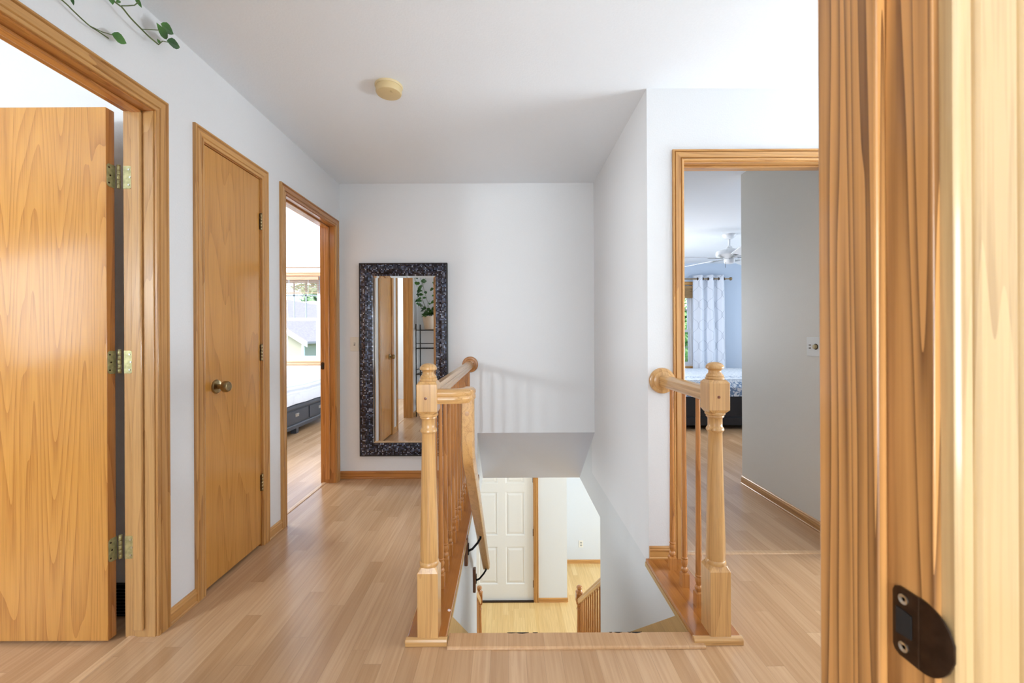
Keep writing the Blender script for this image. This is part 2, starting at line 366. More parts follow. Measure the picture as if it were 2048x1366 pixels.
def hinge(root, pin, z, leafs, mat, hh=0.089):
    """butt hinge: pin (x,y), leafs = list of (x0,x1,y0,y1) plates"""
    o = thing('hinge', (0, 0, 0), None, None); o.parent = root; o.location = Vector((pin[0], pin[1], z)) - root_origin(root)
    mb = MB()
    for k in range(5):
        z0 = z-hh/2+k*hh/5
        mb.lathe(pin[0], pin[1], [(0.0054, z0+0.0006), (0.0062, z0+0.0016), (0.0062, z0+hh/5-0.0016), (0.0054, z0+hh/5-0.0006)], seg=14)
    mb.lathe(pin[0], pin[1], [(0.002, z+hh/2), (0.0068, z+hh/2+0.001), (0.006, z+hh/2+0.004), (0.002, z+hh/2+0.006)], seg=14)
    mb.build('barrel', mat, o, smooth=True)
    return o
def root_origin(r):
    v = Vector((0, 0, 0))
    while r is not None: v += Vector(r.location); r = r.parent
    return v
def rounded_rect(w_, h_, r, n=4, only=None):
    pts = []
    for k, (cx, cy, a0) in enumerate(((w_/2-r, h_/2-r, 0), (-w_/2+r, h_/2-r, 90), (-w_/2+r, -h_/2+r, 180), (w_/2-r, -h_/2+r, 270))):
        if only is not None and k not in only:
            pts.append((math.copysign(w_/2, cx), math.copysign(h_/2, cy))); continue
        for i in range(n+1):
            a = math.radians(a0+90*i/n); pts.append((cx+r*math.cos(a), cy+r*math.sin(a)))
    return pts

# ---- door 1: open slab door on the left
d1 = thing('door_1', (XL, D1[1], 0), 'open slab door in the nearest left doorway with brass hinges', 'door', kind='structure')
casing(d1, fL, D1[0], D1[1], DH, OK('Z'), OK('Y'))
jamb(d1, 'Y', D1, XLB, XL, DH, NW('Z'), RD('Y'), stop=(-1.462, -1.425))
SLX, SLY = -1.533, 1.608
slab = MB().box(SLX-0.76, SLX, SLY, SLY+0.035, 0.012, DH-0.004).build('slab', SL('Z'), d1, bevel=0.0008)
MB().box(SLX, SLX+0.0006, SLY+0.0008, SLY+0.0342, 0.014, DH-0.006).build('slab_edge', RD('Z'), d1)
for z in (1.80, 1.077, 0.352):
    pin = (-1.5175, SLY+0.0365)
    hg = hinge(d1, pin, z, None, HBRASS)
    hr = [k for k in d1.children if k.name.startswith('hinge')][-1]
    # leaf on the slab edge (turned toward the hall) and leaf on the jamb
    pr = rounded_rect(0.034, 0.089, 0.012, only=(1, 2))
    MB().prism(pr, lambda u, v, a, z=z: (a, SLY+0.0195+u*1.0, z+v), SLX, SLX+0.0026).build('leaf', HBRASS, hr)
    pr2 = rounded_rect(0.034, 0.089, 0.012, only=(0, 3))
    MB().prism(pr2, lambda u, v, a, z=z: (-1.4985+0.017+u, a, z+v), D1[1]-0.0024, D1[1]).build('leaf', HBRASS, hr)
    mb = MB()
    for (dy, dz) in ((0.022, 0.030), (0.027, 0.0), (0.022, -0.030)):
        mb.lathe(-1.4985+dy, z+dz, [(0.0036, D1[1]-0.0040), (0.0036, D1[1]-0.0022)], axis='Y', seg=12)
    mb.build('screw', STEEL, hr)
    mb = MB()
    for (dy, dz) in ((0.010, 0.030), (0.015, 0.0), (0.010, -0.030)):
        mb.lathe(SLY+dy, z+dz, [(0.0034, SLX+0.0025), (0.0034, SLX+0.0036)], axis='X', seg=12)
    mb.build('screw', BRONZE, hr)
# ---- door 2: closed closet door
d2 = thing('door_2', (XL, D2[0], 0), 'closed narrow oak closet door with brass knob', 'door', kind='structure')
casing(d2, fL, D2[0], D2[1], DH, OK('Z'), OK('Y'))
jamb(d2, 'Y', D2, XLB, XL, DH, RD('Z'), RD('Y'), stop=(-1.462, -1.424))
s2 = MB().box(XL-0.036, XL-0.001, D2[0]+0.003, D2[1]-0.004, 0.016, DH-0.004).build('slab', CL('Z'), d2, bevel=0.0008)
for z in (1.82, 1.085, 0.355):
    hr = hinge(d2, (XL+0.006, D2[1]-0.001), z, None, BRASS)
    MB().box(XL-0.0008, XL+0.003, D2[1]-0.009, D2[1]-0.0045, z-0.044, z+0.044).build('leaf', BRONZE, hr)
KY, KZ = 1.998, 0.938
kn = thing('knob', (0, 0, 0), None, None); kn.parent = d2; kn.location = (0, 0, 0)
MB().lathe(KY, KZ, [(0.033, XL-0.001), (0.033, XL+0.002), (0.030, XL+0.007), (0.020, XL+0.010), (0.012, XL+0.012), (0.010, XL+0.026), (0.013, XL+0.030),
                    (0.022, XL+0.033), (0.0265, XL+0.040), (0.0262, XL+0.052), (0.0225, XL+0.060), (0.0185, XL+0.062), (0.0175, XL+0.0605), (0.006, XL+0.0612)], axis='X', seg=36).build('knob_body', BRASS, kn, smooth=True)
MB().box(XL-0.0012, XL+0.0006, D2[0]+0.0005, D2[0]+0.004, KZ-0.028, KZ+0.028).build('latch_plate', DARK, d2)
# ---- door 3: far left doorway, leaf swung back into the bedroom
d3 = thing('door_3', (XL, D3[0], 0), 'open oak doorway at the far left leading to the bright bedroom', 'door', kind='structure')
casing(d3, fL, D3[0], D3[1], DH, OK('Z'), RD('Y'))
jamb(d3, 'Y', D3, XLB, XL, DH, RD('Z'), RD('Y'), stop=(-1.462, -1.425))
MB().box(-2.29, -1.53, D3[0]+0.02, D3[0]+0.055, 0.012, DH-0.004).build('slab', SL('Z'), d3, bevel=0.0008)
MB().prism(rounded_rect(0.026, 0.058, 0.010), lambda u, v, a: (-1.482+u, a, 0.941+v), D3[1]-0.002, D3[1]).build('strike_plate', BRONZE, d3)
MB().prism(rounded_rect(0.012, 0.026, 0.003), lambda u, v, a: (-1.482+u, a, 0.941+v), D3[1]-0.0032, D3[1]-0.0018).build('strike_hole', DARK, d3)
# ---- doorway 4 to the blue bedroom
d4 = thing('door_4', (D4[0], YN, 0), 'open oak doorway on the right leading to the blue bedroom', 'door', kind='structure')
casing(d4, fN, D4[0], D4[1], DH, OK('Z'), OK('X'))
jamb(d4, 'X', D4, YN, YN+0.116, DH, OK('Z'), OK('X'), stop=(YN+0.040, YN+0.078))
# ---- doorway the camera looks through
dc = thing('door_5', (DC[1], YC0, 0), 'blurred near oak door jamb and fluted casing on the right edge', 'door', kind='structure')
jamb(dc, 'X', DC, YC0, YC1, DH, FG('Z'), FG('X'))
for (u0, u1) in ((DC[0], DC[0]+0.0095), (DC[1]-0.0095, DC[1])):
    MB().box(u0, u1, 0.3587, 0.4255, 0.03, DH).build('door_stop', FG('Z'), dc, bevel=0.002)
casing(dc, lambda u, v, h: (u, YC1+h, v), DC[0]-0.006, DC[1]+0.006, DH, FG('Z'), FG('X'))
GLARE = oak('Z', (204, 172, 122), (160, 122, 74), 14, 0.35, 1.0, 'glare_casing_oak', 0.28, 0.03)  # same brown oak, with the glare on the casing lightened into its colour
casing(dc, lambda u, v, h: (u, YC0-h, v), DC[0], DC[1], DH, GLARE, GLARE, scale=1.0)
# strike plate with curved lip
SZ = 0.934
sp = thing('strike_plate', (0, 0, 0), None, None); sp.parent = dc; sp.location = (0, 0, 0)
rr = []
pl = []
for (a, b) in rounded_rect(0.030, 0.057, 0.006, only=(0, 3)): pass
# outline in (y, z): far edge rounded corners, near side widening into a half-round lip
y_far, y_mid = 0.3535, 0.331
out = [(y_mid, -0.0285), (y_far-0.006, -0.0285), (y_far-0.002, -0.0265), (y_far, -0.0225), (y_far, 0.0225), (y_far-0.002, 0.0265), (y_far-0.006, 0.0285), (y_mid, 0.0285)]
f_sp = lambda u, v, a: (a, u, SZ+v)
MB().prism(out, f_sp, DC[1]-0.0018, DC[1]).build('plate', BRONZE, sp, bevel=0.0004)
rings = []
for k in range(9):
    t = k/8; yy = y_mid-0.0225*t; hz = 0.0285*math.sqrt(max(0.02, 1-(t*0.98)**2.4))
    bend = 0.0005+0.007*max(0, t-0.35)**1.6
    rings.append([(DC[1]-0.0018+bend, yy, SZ+q) for q in (-hz, -hz*0.5, 0, hz*0.5, hz)] + [(DC[1]-0.0002+bend, yy, SZ+q) for q in (hz, hz*0.5, 0, -hz*0.5, -hz)])
MB().loft(rings).build('lip', BRONZE, sp, smooth=True)
MB().prism([(0.3365, -0.009), (0.3495, -0.011), (0.3495, 0.011), (0.3365, 0.010)], f_sp, DC[1]-0.0026, DC[1]-0.0016).build('strike_hole', DARK, sp)
mb = MB()
for dz in (-0.0195, 0.0195):
    mb.lathe(0.3435, SZ+dz, [(0.0040, DC[1]-0.0016), (0.0040, DC[1]-0.0026), (0.0016, DC[1]-0.0018)], axis='X', seg=16)
mb.build('screw', STEEL, sp)
# ---- baseboards
BP = [(0, 0), (0.013, 0), (0.014, 0.006), (0.010, 0.010), (0.0095, 0.038), (0.0115, 0.042), (0.0115, 0.046), (0.009, 0.050), (0.008, 0.058), (0.004, 0.062), (0, 0.063)]
def base(name, label, segs, mats):
    r = None
    root = thing(name, (0, 0, 0), label, 'baseboard', kind='structure')
    for (ax, pos, sgn, a, b, z) in segs:
        f = (lambda u, v, t, pos=pos, sgn=sgn, z=z: (pos+sgn*u, t, z+v)) if ax == 'Y' else (lambda u, v, t, pos=pos, sgn=sgn, z=z: (t, pos+sgn*u, z+v))
        MB().prism(BP, f, a, b).build('board', mats[ax], root)
    return root
bm_ = {'X': OK('X'), 'Y': OK('Y')}
e = CW+0.005
base('baseboard_left', 'low oak baseboard along the left hall wall', [('Y', XL, 1, D1[1]+e, D2[0]-e, 0), ('Y', XL, 1, D2[1]+e, D3[0]-e, 0), ('Y', XL, 1, YC1, D1[0]-e, 0)], bm_)
base('baseboard_back', 'low oak baseboard under the mosaic mirror', [('X', YB, -1, XL, -0.392, 0)], {'X': RD('X'), 'Y': RD('Y')})
base('baseboard_nook', 'short oak baseboard behind the right balusters', [('X', YN, -1, XR+0.002, D4[0]-e, 0.028)], bm_)
base('baseboard_bedroom', 'oak baseboard along the grey wall in the right doorway', [('Y', 1.855, -1, YN+0.116, 3.32, 0), ('X', 3.32, 1, 1.855, 1.97, 0), ('X', 7.40, -1, 0.9, 5.4, 0)], bm_)
base('baseboard_front', 'low oak baseboard behind the plant stand', [('X', YC1, 1, XL, DC[0]-e, 0), ('X', YC1, 1, DC[1]+e, 3.1, 0)], bm_)
base('baseboard_entry', 'oak baseboard beside the front door below', [('X', YF, -1, 0.446, 0.857, LZ), ('Y', 0.857, 1, YF, 7.14, LZ), ('X', 7.14, -1, 0.857, 4.0, LZ)], bm_)
# ---- floor transition strips
def strip(name, label, x0, x1, y0, y1, mat):
    ax = 'Y' if (y1-y0) > (x1-x0) else 'X'
    mb = MB()
    w_ = (x1-x0) if ax == 'Y' else (y1-y0)
    prof = [(-w_/2, 0), (w_/2, 0), (w_/2*0.8, 0.004), (0, 0.0055), (-w_/2*0.8, 0.004)]
    if ax == 'Y': mb.prism(prof, lambda u, v, t: ((x0+x1)/2+u, t, v), y0, y1)
    else: mb.prism(prof, lambda u, v, t: (t, (y0+y1)/2+u, v), x0, x1)
    return struct(name, mb, mat, label, 'threshold')
TS = laminate('transition_strip', [(226, 188, 148), (222, 182, 140), (214, 174, 132)], strip=3.0, length=5.0)
strip('trim_1', 'flat threshold strip under the open near left door', -1.490, -1.455, D1[0], D1[1], TS)
strip('trim_2', 'flat threshold strip in the far left doorway', -1.490, -1.455, D3[0], D3[1], TS)
strip('trim_3', 'flat threshold strip in the right bedroom doorway', D4[0], D4[1], YN+0.085, YN+0.125, TS)
# landing nosing at the head of the stairs and the two skirt boards
LN = laminate('landing_nosing_wood', [(214, 172, 128), (208, 164, 120), (202, 158, 114)], strip=0.045, length=6)
struct('trim_4', MB().prism([(1.566, 0.0005), (1.642, 0.0005), (1.642, 0.012), (1.572, 0.011), (1.567, 0.007)], lambda u, v, a: (a, u, v), -0.230, 0.738), LN, 'flat nosing board across the head of the stairs', 'nosing', bevel=0.001)
sk = [(1.64, -0.01), (1.76, -0.01), (1.76, 0.0), (3.25, -1.20), (3.25, -1.45), (1.64, -0.30)]
SKM = oak('Y', (206, 166, 104), (184, 142, 82), 6, 0.4, 0.1, 'skirt_oak', 0.35)
struct('trim_5', MB().prism(sk, lambda u, v, a: (a, u, v), XR-0.014, XR), SKM, 'tan stair skirt board on the right stairwell wall', 'skirt board')
struct('trim_6', MB().prism(sk, lambda u, v, a: (a, u, v), SX0, SX0+0.014), SKM, 'tan stair skirt board on the left stairwell wall', 'skirt board')
t4 = bpy.data.objects['trim_4']
for (cx_, w_, d_) in ((0.012, 0.035, 0.005), (0.055, 0.05, 0.007), (0.105, 0.02, 0.004), (0.43, 0.03, 0.005), (0.475, 0.018, 0.004), (0.50, 0.045, 0.007), (0.40, 0.012, 0.004)):
    pr_ = [(cx_-w_/2, 1.642), (cx_-w_/3, 1.642-d_*0.7), (cx_, 1.642-d_), (cx_+w_/3, 1.642-d_*0.5), (cx_+w_/2, 1.642)]
    MB().prism(pr_, lambda u, v, a: (u, v+0.0012, a), 0.0112, 0.0126).build('worn_chip', DARK, t4)
# ---- stairs (fall away behind the nosing)
st = thing('staircase', (0.24, 1.65, LZ), 'straight oak staircase going down to the entry', 'staircase')
for k in range(1, 14):
    z = -0.192*k; y0 = 1.615+0.25*(k-1)
    MB().box(SX0+0.015, XR-0.015, y0, y0+0.28, z-0.03, z).build('tread', OK('X'), st, bevel=0.004)
    MB().box(SX0+0.015, XR-0.015, y0+0.001, y0+0.02, z, z+0.162).build('riser', LOWW, st)

# ------------------------------------------------------------------ newels, balusters
def sqring(cx, cy, h, z, c=0.0):
    if c <= 0: c = 0.0005
    return [(cx-h, cy-h+c, z), (cx-h+c, cy-h, z), (cx+h-c, cy-h, z), (cx+h, cy-h+c, z), (cx+h, cy+h-c, z), (cx+h-c, cy+h, z), (cx-h+c, cy+h, z), (cx-h, cy+h-c, z)]
def newel(root, cx, cy, z0, mat, plug=True):
    n = thing('newel_post', (0, 0, 0), None, None); n.parent = root; n.location = Vector((cx, cy, z0))-root_origin(root)
    h = 0.039
    mb = MB().loft([sqring(cx, cy, h, z0), sqring(cx, cy, h, z0+0.243), sqring(cx, cy, h*0.80, z0+0.262, 0.006)])
    mb.build('base_block', mat, n, bevel=0.0012)
    t = z0
    prof = [(0.030, 0.258), (0.0365, 0.262), (0.038, 0.268), (0.0365, 0.275), (0.0335, 0.279), (0.0345, 0.284), (0.0352, 0.30), (0.0345, 0.36), (0.0325, 0.45), (0.0295, 0.58), (0.0265, 0.72), (0.0262, 0.768),
            (0.0285, 0.772), (0.0325, 0.777), (0.0325, 0.783), (0.0285, 0.789), (0.0265, 0.793), (0.0265, 0.822), (0.0295, 0.826), (0.0325, 0.829), (0.0320, 0.834), (0.0365, 0.838), (0.037, 0.843), (0.033, 0.849)]
    MB().lathe(cx, cy, [(r, t+z) for r, z in prof], seg=32).build('shaft', mat, n, smooth=True)
    MB().loft([sqring(cx, cy, h*0.84, t+0.846, 0.010), sqring(cx, cy, h, t+0.858, 0.001), sqring(cx, cy, h, t+0.960, 0.001), sqring(cx, cy, h*0.84, t+0.972, 0.010)]).build('top_block', mat, n, bevel=0.0012)
    cap = [(0.030, 0.970), (0.034, 0.973), (0.0345, 0.979), (0.031, 0.983), (0.0325, 0.986), (0.030, 0.990), (0.0235, 0.998), (0.0225, 1.006), (0.026, 1.012), (0.0325, 1.015), (0.0335, 1.019), (0.031, 1.027), (0.024, 1.034), (0.012, 1.039), (0.002, 1.040)]
    MB().lathe(cx, cy, [(r, t+z) for r, z in cap], seg=32).build('finial', mat, n, smooth=True)
    if plug:
        MB().lathe(cx-0.004, t+0.908, [(0.0055, cy-h+0.001), (0.0055, cy-h-0.0012), (0.002, cy-h-0.002)], axis='Y', seg=14).build('plug', oak('Z', (120, 60, 28), (90, 40, 16), 8, 0.3, 0.3, 'plug_wood'), n, smooth=True)
    return n
def baluster_mesh(root, cx, cy, z0, z1, mat):
    mb = MB()
    h = 0.0165
    mb.loft([sqring(cx, cy, h, z0), sqring(cx, cy, h, z0+0.058), sqring(cx, cy, h*0.6, z0+0.064, 0.004)])
    L_ = z1-z0
    prof = [(0.008, 0.062), (0.011, 0.064), (0.0145, 0.070), (0.0155, 0.077), (0.0135, 0.084), (0.0095, 0.088), (0.0105, 0.092), (0.0142, 0.104), (0.0145, 0.112), (0.012, 0.122),
            (0.0145, 0.126), (0.0145, 0.130), (0.0118, 0.133), (0.0122, 0.137), (0.0128, 0.16), (0.0120, 0.30), (0.0105, 0.55), (0.0090, L_)]
    mb.lathe(cx, cy, [(r, z0+z) for r, z in prof], seg=14)
    return mb.build('baluster', mat, root, smooth=True)
RP = [(-0.030, -0.016), (-0.022, -0.028), (0.022, -0.028), (0.030, -0.016), (0.030, -0.006), (0.0275, 0.000), (0.0305, 0.006), (0.030, 0.016), (0.022, 0.013), (0.010, 0.028), (-0.010, 0.028), (-0.022, 0.024), (-0.030, 0.016), (-0.0305, 0.006), (-0.0275, 0.000), (-0.030, -0.006)]
ZP = 0.028
RZ = 0.940
def rail_y(root, x, y0, y1, z, mat):
    return MB().prism(RP, lambda u, v, a: (x+u, a, z+v), y0, y1).build('handrail', mat, root, smooth=True)
def rosette(root, x, y, z, mat):
    return MB().lathe(x, z, [(0.066, y), (0.066, y-0.010), (0.063, y-0.016), (0.055, y-0.019), (0.048, y-0.018), (0.044, y-0.021), (0.02, y-0.022)], axis='Y', seg=36).build('rosette', mat, root, smooth=True)
def plate(root, x0, x1, y0, y1, open_side):
    """shoe board with a small rounded border; open_side -1 stair edge on left, +1 on right"""
    MB().box(x0, x1, y0+0.012, y1, 0.0005, ZP).build('shoe_board', PL('Y'), root, bevel=0.004)
    MB().prism([(y0, 0.0005), (y0+0.022, 0.0005), (y0+0.022, ZP-0.001), (y0+0.012, ZP+0.001), (y0+0.004, ZP-0.003), (y0, 0.018)], lambda u, v, a: (a, u, v), x0-0.004, x1+0.004).build('nosing', NW('X'), root, bevel=0.0015)
    xo = x0 if open_side > 0 else x1      # hall side
    s_ = -1 if open_side > 0 else 1
    MB().prism([(0, 0.0005), (0.010, 0.0005), (0.010, 0.010), (0.006, 0.018), (0, 0.020)], lambda u, v, a: (xo+s_*u, a, v), y0+0.02, y1).build('shoe_moulding', NW('Y'), root)
    xi = x1 if open_side > 0 else x0
    MB().box(min(xi, xi-s_*0.002), max(xi, xi-s_*0.002), y0+0.03, y1-0.0, -0.012, 0.010).build('fascia', SKM, root)

XB1, XB2, YNW = -0.306, 0.806, 1.631
rl = thing('stair_railing', (XB1, YNW, 0), 'long oak balustrade left of the stairwell running to the far wall', 'railing')
plate(rl, -0.386, -0.236, 1.583, YB, 1)
newel(rl, XB1, YNW, ZP, NW('Z'))
rail_y(rl, XB1, YNW+0.039, YB-0.02, RZ, NW('Y'))
rosette(rl, XB1, YB, RZ, RD('Z'))
b0 = None
nb = 12
for k in range(nb):
    y = 1.777+0.1415*k
    if b0 is None:
        b0 = baluster_mesh(rl, XB1, y, ZP, RZ-0.02, RD('Z'))
    else:
        c = b0.copy(); COL.objects.link(c); c.parent = rl; c.location = b0.location + Vector((0, 0.1415*k, 0))
# return fitting and descending handrail on this newel
NWX = NW('X')
XH = -0.158
arc = [(-0.270, YNW, RZ), (-0.215, YNW, RZ)] + [(-0.215+0.057*math.sin(t), YNW+0.057-0.057*math.cos(t), RZ) for t in [PI/2*i/6 for i in range(1, 7)]] + [(XH, YNW+0.075, RZ)]
RPH = [(v, u) for u, v in RP]
hr = MB()
hr.sweep(arc, [(b, a) for a, b in RP], (0, 0, 1)); hr.build('rail_fitting', NWX, rl, smooth=True)
slope = 0.82
zs = 0.70
path = [(XH, 1.672, RZ+0.022), (XH, 1.672, 0.83), (XH, 1.674, 0.77), (XH, 1.682, 0.72), (XH, 1.70, 0.685), (XH, 1.73, 0.655)]
yE, zE = 3.04, -0.485
path += [(XH, 1.80, 0.655-0.07*slope*1.02), (XH, 2.4, 0), (XH, yE, zE)]
z18 = path[-3][2]
sl2 = (z18-zE)/(yE-1.80)
path[-2] = (XH, 2.4, z18-sl2*0.6)
hr = MB(); hr.sweep(path, [(u*0.86, v) for u, v in RP], (1, 0, 0))
wr = hr.build('return_handrail', NW('Y'), rl, smooth=True)
MB().lathe(XH, 0.868, [(0.009, 1.6445), (0.009, 1.6425), (0.004, 1.642)], axis='Y', seg=16).build('plug', oak('Z', (206, 160, 112), (190, 140, 90), 8, 0.4, 0.2, 'pale_plug'), rl, smooth=True)
for (yb, zr) in ((2.42, None), (3.0, None)):
    zr = z18-sl2*(yb-1.80)-0.034
    br = thing('bracket', (0, 0, 0), None, None); br.parent = rl; br.location = Vector((SX0, yb, zr-0.07))-Vector(rl.location)
    MB().box(SX0, SX0+0.02, yb-0.022, yb+0.022, zr-0.165, zr+0.0).build('backing_block', oak('Z', (122, 74, 40), (92, 52, 26), 8, 0.35, 0.3, 'dark_block'), br, bevel=0.005)
    MB().box(SX0+0.02, SX0+0.025, yb-0.011, yb+0.011, zr-0.105, zr-0.045).tube([(SX0+0.024, yb, zr-0.085), (SX0+0.045, yb, zr-0.075), (SX0+0.075, yb, zr-0.040), (XH, yb, zr-0.012), (XH, yb, zr)], 0.0065, 10).build('arm', BLACK, br, smooth=True)
    MB().cuboid((XH, yb, zr+0.001), (0.014, 0.028, 0.0025), Matrix.Rotation(-math.atan(sl2), 3, 'X')).build('saddle', BLACK, br)

rr_ = thing('stair_railing', (XB2, YNW, 0), 'short oak balustrade right of the stairwell with three balusters', 'railing')
plate(rr_, 0.706, 0.884, 1.583, YN, -1)
newel(rr_, XB2, YNW, ZP, NW('Z'))
rail_y(rr_, XB2-0.004, YNW+0.039, YN-0.02, RZ, NW('Y'))
rosette(rr_, XB2-0.012, YN, RZ, NW('Z'))
for k in range(3):
    y = 1.777+0.1415*k
    c = b0.copy(); COL.objects.link(c); c.parent = rr_; c.location = Vector((0, 0.1415*k, 0))

fl = MB().prism([(-0.006, -0.003), (0.0, -0.006), (0.006, -0.002), (0.004, 0.004), (-0.002, 0.006), (-0.007, 0.002)], lambda u, v, a: (-0.246+u, 1.752+v, a), ZP, ZP+0.003).build('paper_scrap', plain('paper_white', (245, 225, 220), 0.7), None)
tag(fl, 'tiny white scrap on the shoe board beside the left newel', 'scrap')
# lower railings beside the bottom flight
def lower_rail(x, label, y_top, side):
    r = thing('stair_railing', (x, 4.75, LZ), label, 'railing')
    newel(r, x, 4.75, LZ, RD('Z'), plug=False)
    yt = y_top
    z0 = -1.80; zt = z0+0.78*(4.71-yt)
    hr_ = MB(); hr_.sweep([(x, 4.71, z0), (x, yt, zt)], [(u, -v) for u, v in RP], (1, 0, 0)); hr_.build('handrail', NW('Y'), r, smooth=True)
    n = int((4.71-yt)/0.105)
    for k in range(n):
        y = 4.63-0.105*k; zr = z0+0.78*(4.71-y)-0.02
        zb = LZ + 0.0 + 0.768*max(0, (4.86-y))
        MB().lathe(x, y, [(0.014, zb-0.2 if k > 3 else max(zb-0.2, LZ)), (0.014, zb+0.12), (0.010, zb+0.16), (0.0125, zb+0.22), (0.009, zr)], seg=10).build('baluster', RD('Z'), r, smooth=True)
    zc = lambda y: LZ+0.768*(4.86-y)
    MB().prism([(4.70, LZ), (4.70, zc(4.70)+0.10), (yt, zc(yt)+0.10), (yt, zc(yt)-0.28)], lambda u, v, a: (a, u, v), x-0.018, x+0.018).build('stringer', RD('Y'), r)
    return r
lower_rail(0.805, 'lower oak railing at the right foot of the stairs', 3.33, 1)
lower_rail(-0.330, 'lower oak railing at the left foot of the stairs', 3.37, -1)

# ------------------------------------------------------------------ front door below
fd = thing('door_6', (FD[0], YF, LZ), 'white six-panel front door at the foot of the stairs', 'door', kind='structure')
W_, H_ = 0.914, 2.03
mb = MB()
yd = YF+0.03
xs = [FD[0]+0.002, FD[0]+0.002+0.915]
stile, mull = 0.125, 0.115
pw = (W_-2*stile-mull)/2
px = [(stile, stile+pw), (stile+pw+mull, stile+2*pw+mull)]
pz = [(0.245, 0.245+0.545), (0.245+0.545+0.165, 0.245+0.545+0.165+0.635), (1.715, 1.915)]
mb.box(xs[0], xs[1], yd+0.012, yd+0.042, LZ+0.008, LZ+H_)
# front skin built as stiles and rails, raised panels set in
zz = [0.008]+[v for p in pz for v in p]+[H_]
for a, b in ((0, px[0][0]), (px[0][1], px[1][0]), (px[1][1], W_)): mb.box(xs[0]+a, xs[0]+b, yd, yd+0.0125, LZ+0.008, LZ+H_)
for a, b in px:
    for q in range(0, len(zz), 2): mb.box(xs[0]+a, xs[0]+b, yd, yd+0.0125, LZ+zz[q], LZ+zz[q+1])
mb.build('slab', DOORW, fd)
for a, b in px:
    for z0, z1 in pz:
        X0, X1, Z0, Z1 = xs[0]+a, xs[0]+b, LZ+z0, LZ+z1
        def rect(i, y): return [(X0+i, y, Z0+i), (X1-i, y, Z0+i), (X1-i, y, Z1-i), (X0+i, y, Z1-i)]
        MB().loft([rect(0.0, yd), rect(0.012, yd+0.0115), rect(0.024, yd+0.0115), rect(0.052, yd+0.001)][::-1], cap=False).box(X0+0.05, X1-0.05, yd+0.001, yd+0.011, Z0+0.05, Z1-0.05).build('panel', DOORW, fd)
fE = lambda u, v, h: (u, YF-h, LZ+v)
casing(fd, fE, FD[0], FD[1]+0.006, 2.045, OK('Z'), OK('X'))
MB().box(FD[1]-0.002, FD[1]+0.03, YF-0.001, YF+0.12, LZ, LZ+2.05).build('jamb', OK('Z'), fd)
MB().box(FD[0]-0.03, FD[0]+0.001, YF-0.001, YF+0.12, LZ, LZ+2.05).build('jamb', OK('Z'), fd)
MB().box(FD[0]-0.03, FD[1]+0.03, YF-0.001, YF+0.12, LZ+2.035, LZ+2.06).build('head_jamb', OK('X'), fd)
MB().box(FD[0], FD[1], YF-0.01, YF+0.10, LZ, LZ+0.012).build('threshold', BRONZE, fd)
for z in (0.25, 1.0, 1.78):
    MB().lathe(FD[1]-0.002, yd-0.006, [(0.007, LZ+z-0.05), (0.007, LZ+z+0.05)], seg=10).build('hinge', BRONZE, fd)
ou = thing('wall_outlet', (1.24, 7.14, -2.36), 'white wall outlet low on the pale wall downstairs', 'outlet')
MB().prism(rounded_rect(0.072, 0.116, 0.006), lambda u, v, a: (1.24+u, a, -2.36+v), 7.134, 7.14).build('cover_plate', PLATE, ou, bevel=0.001)
for dz in (-0.022, 0.022):
    MB().prism(rounded_rect(0.034, 0.028, 0.010), lambda u, v, a: (1.24+u, a, -2.36+dz+v), 7.1325, 7.135).build('socket', plain('socket_grey', (170, 170, 165), 0.4), ou)

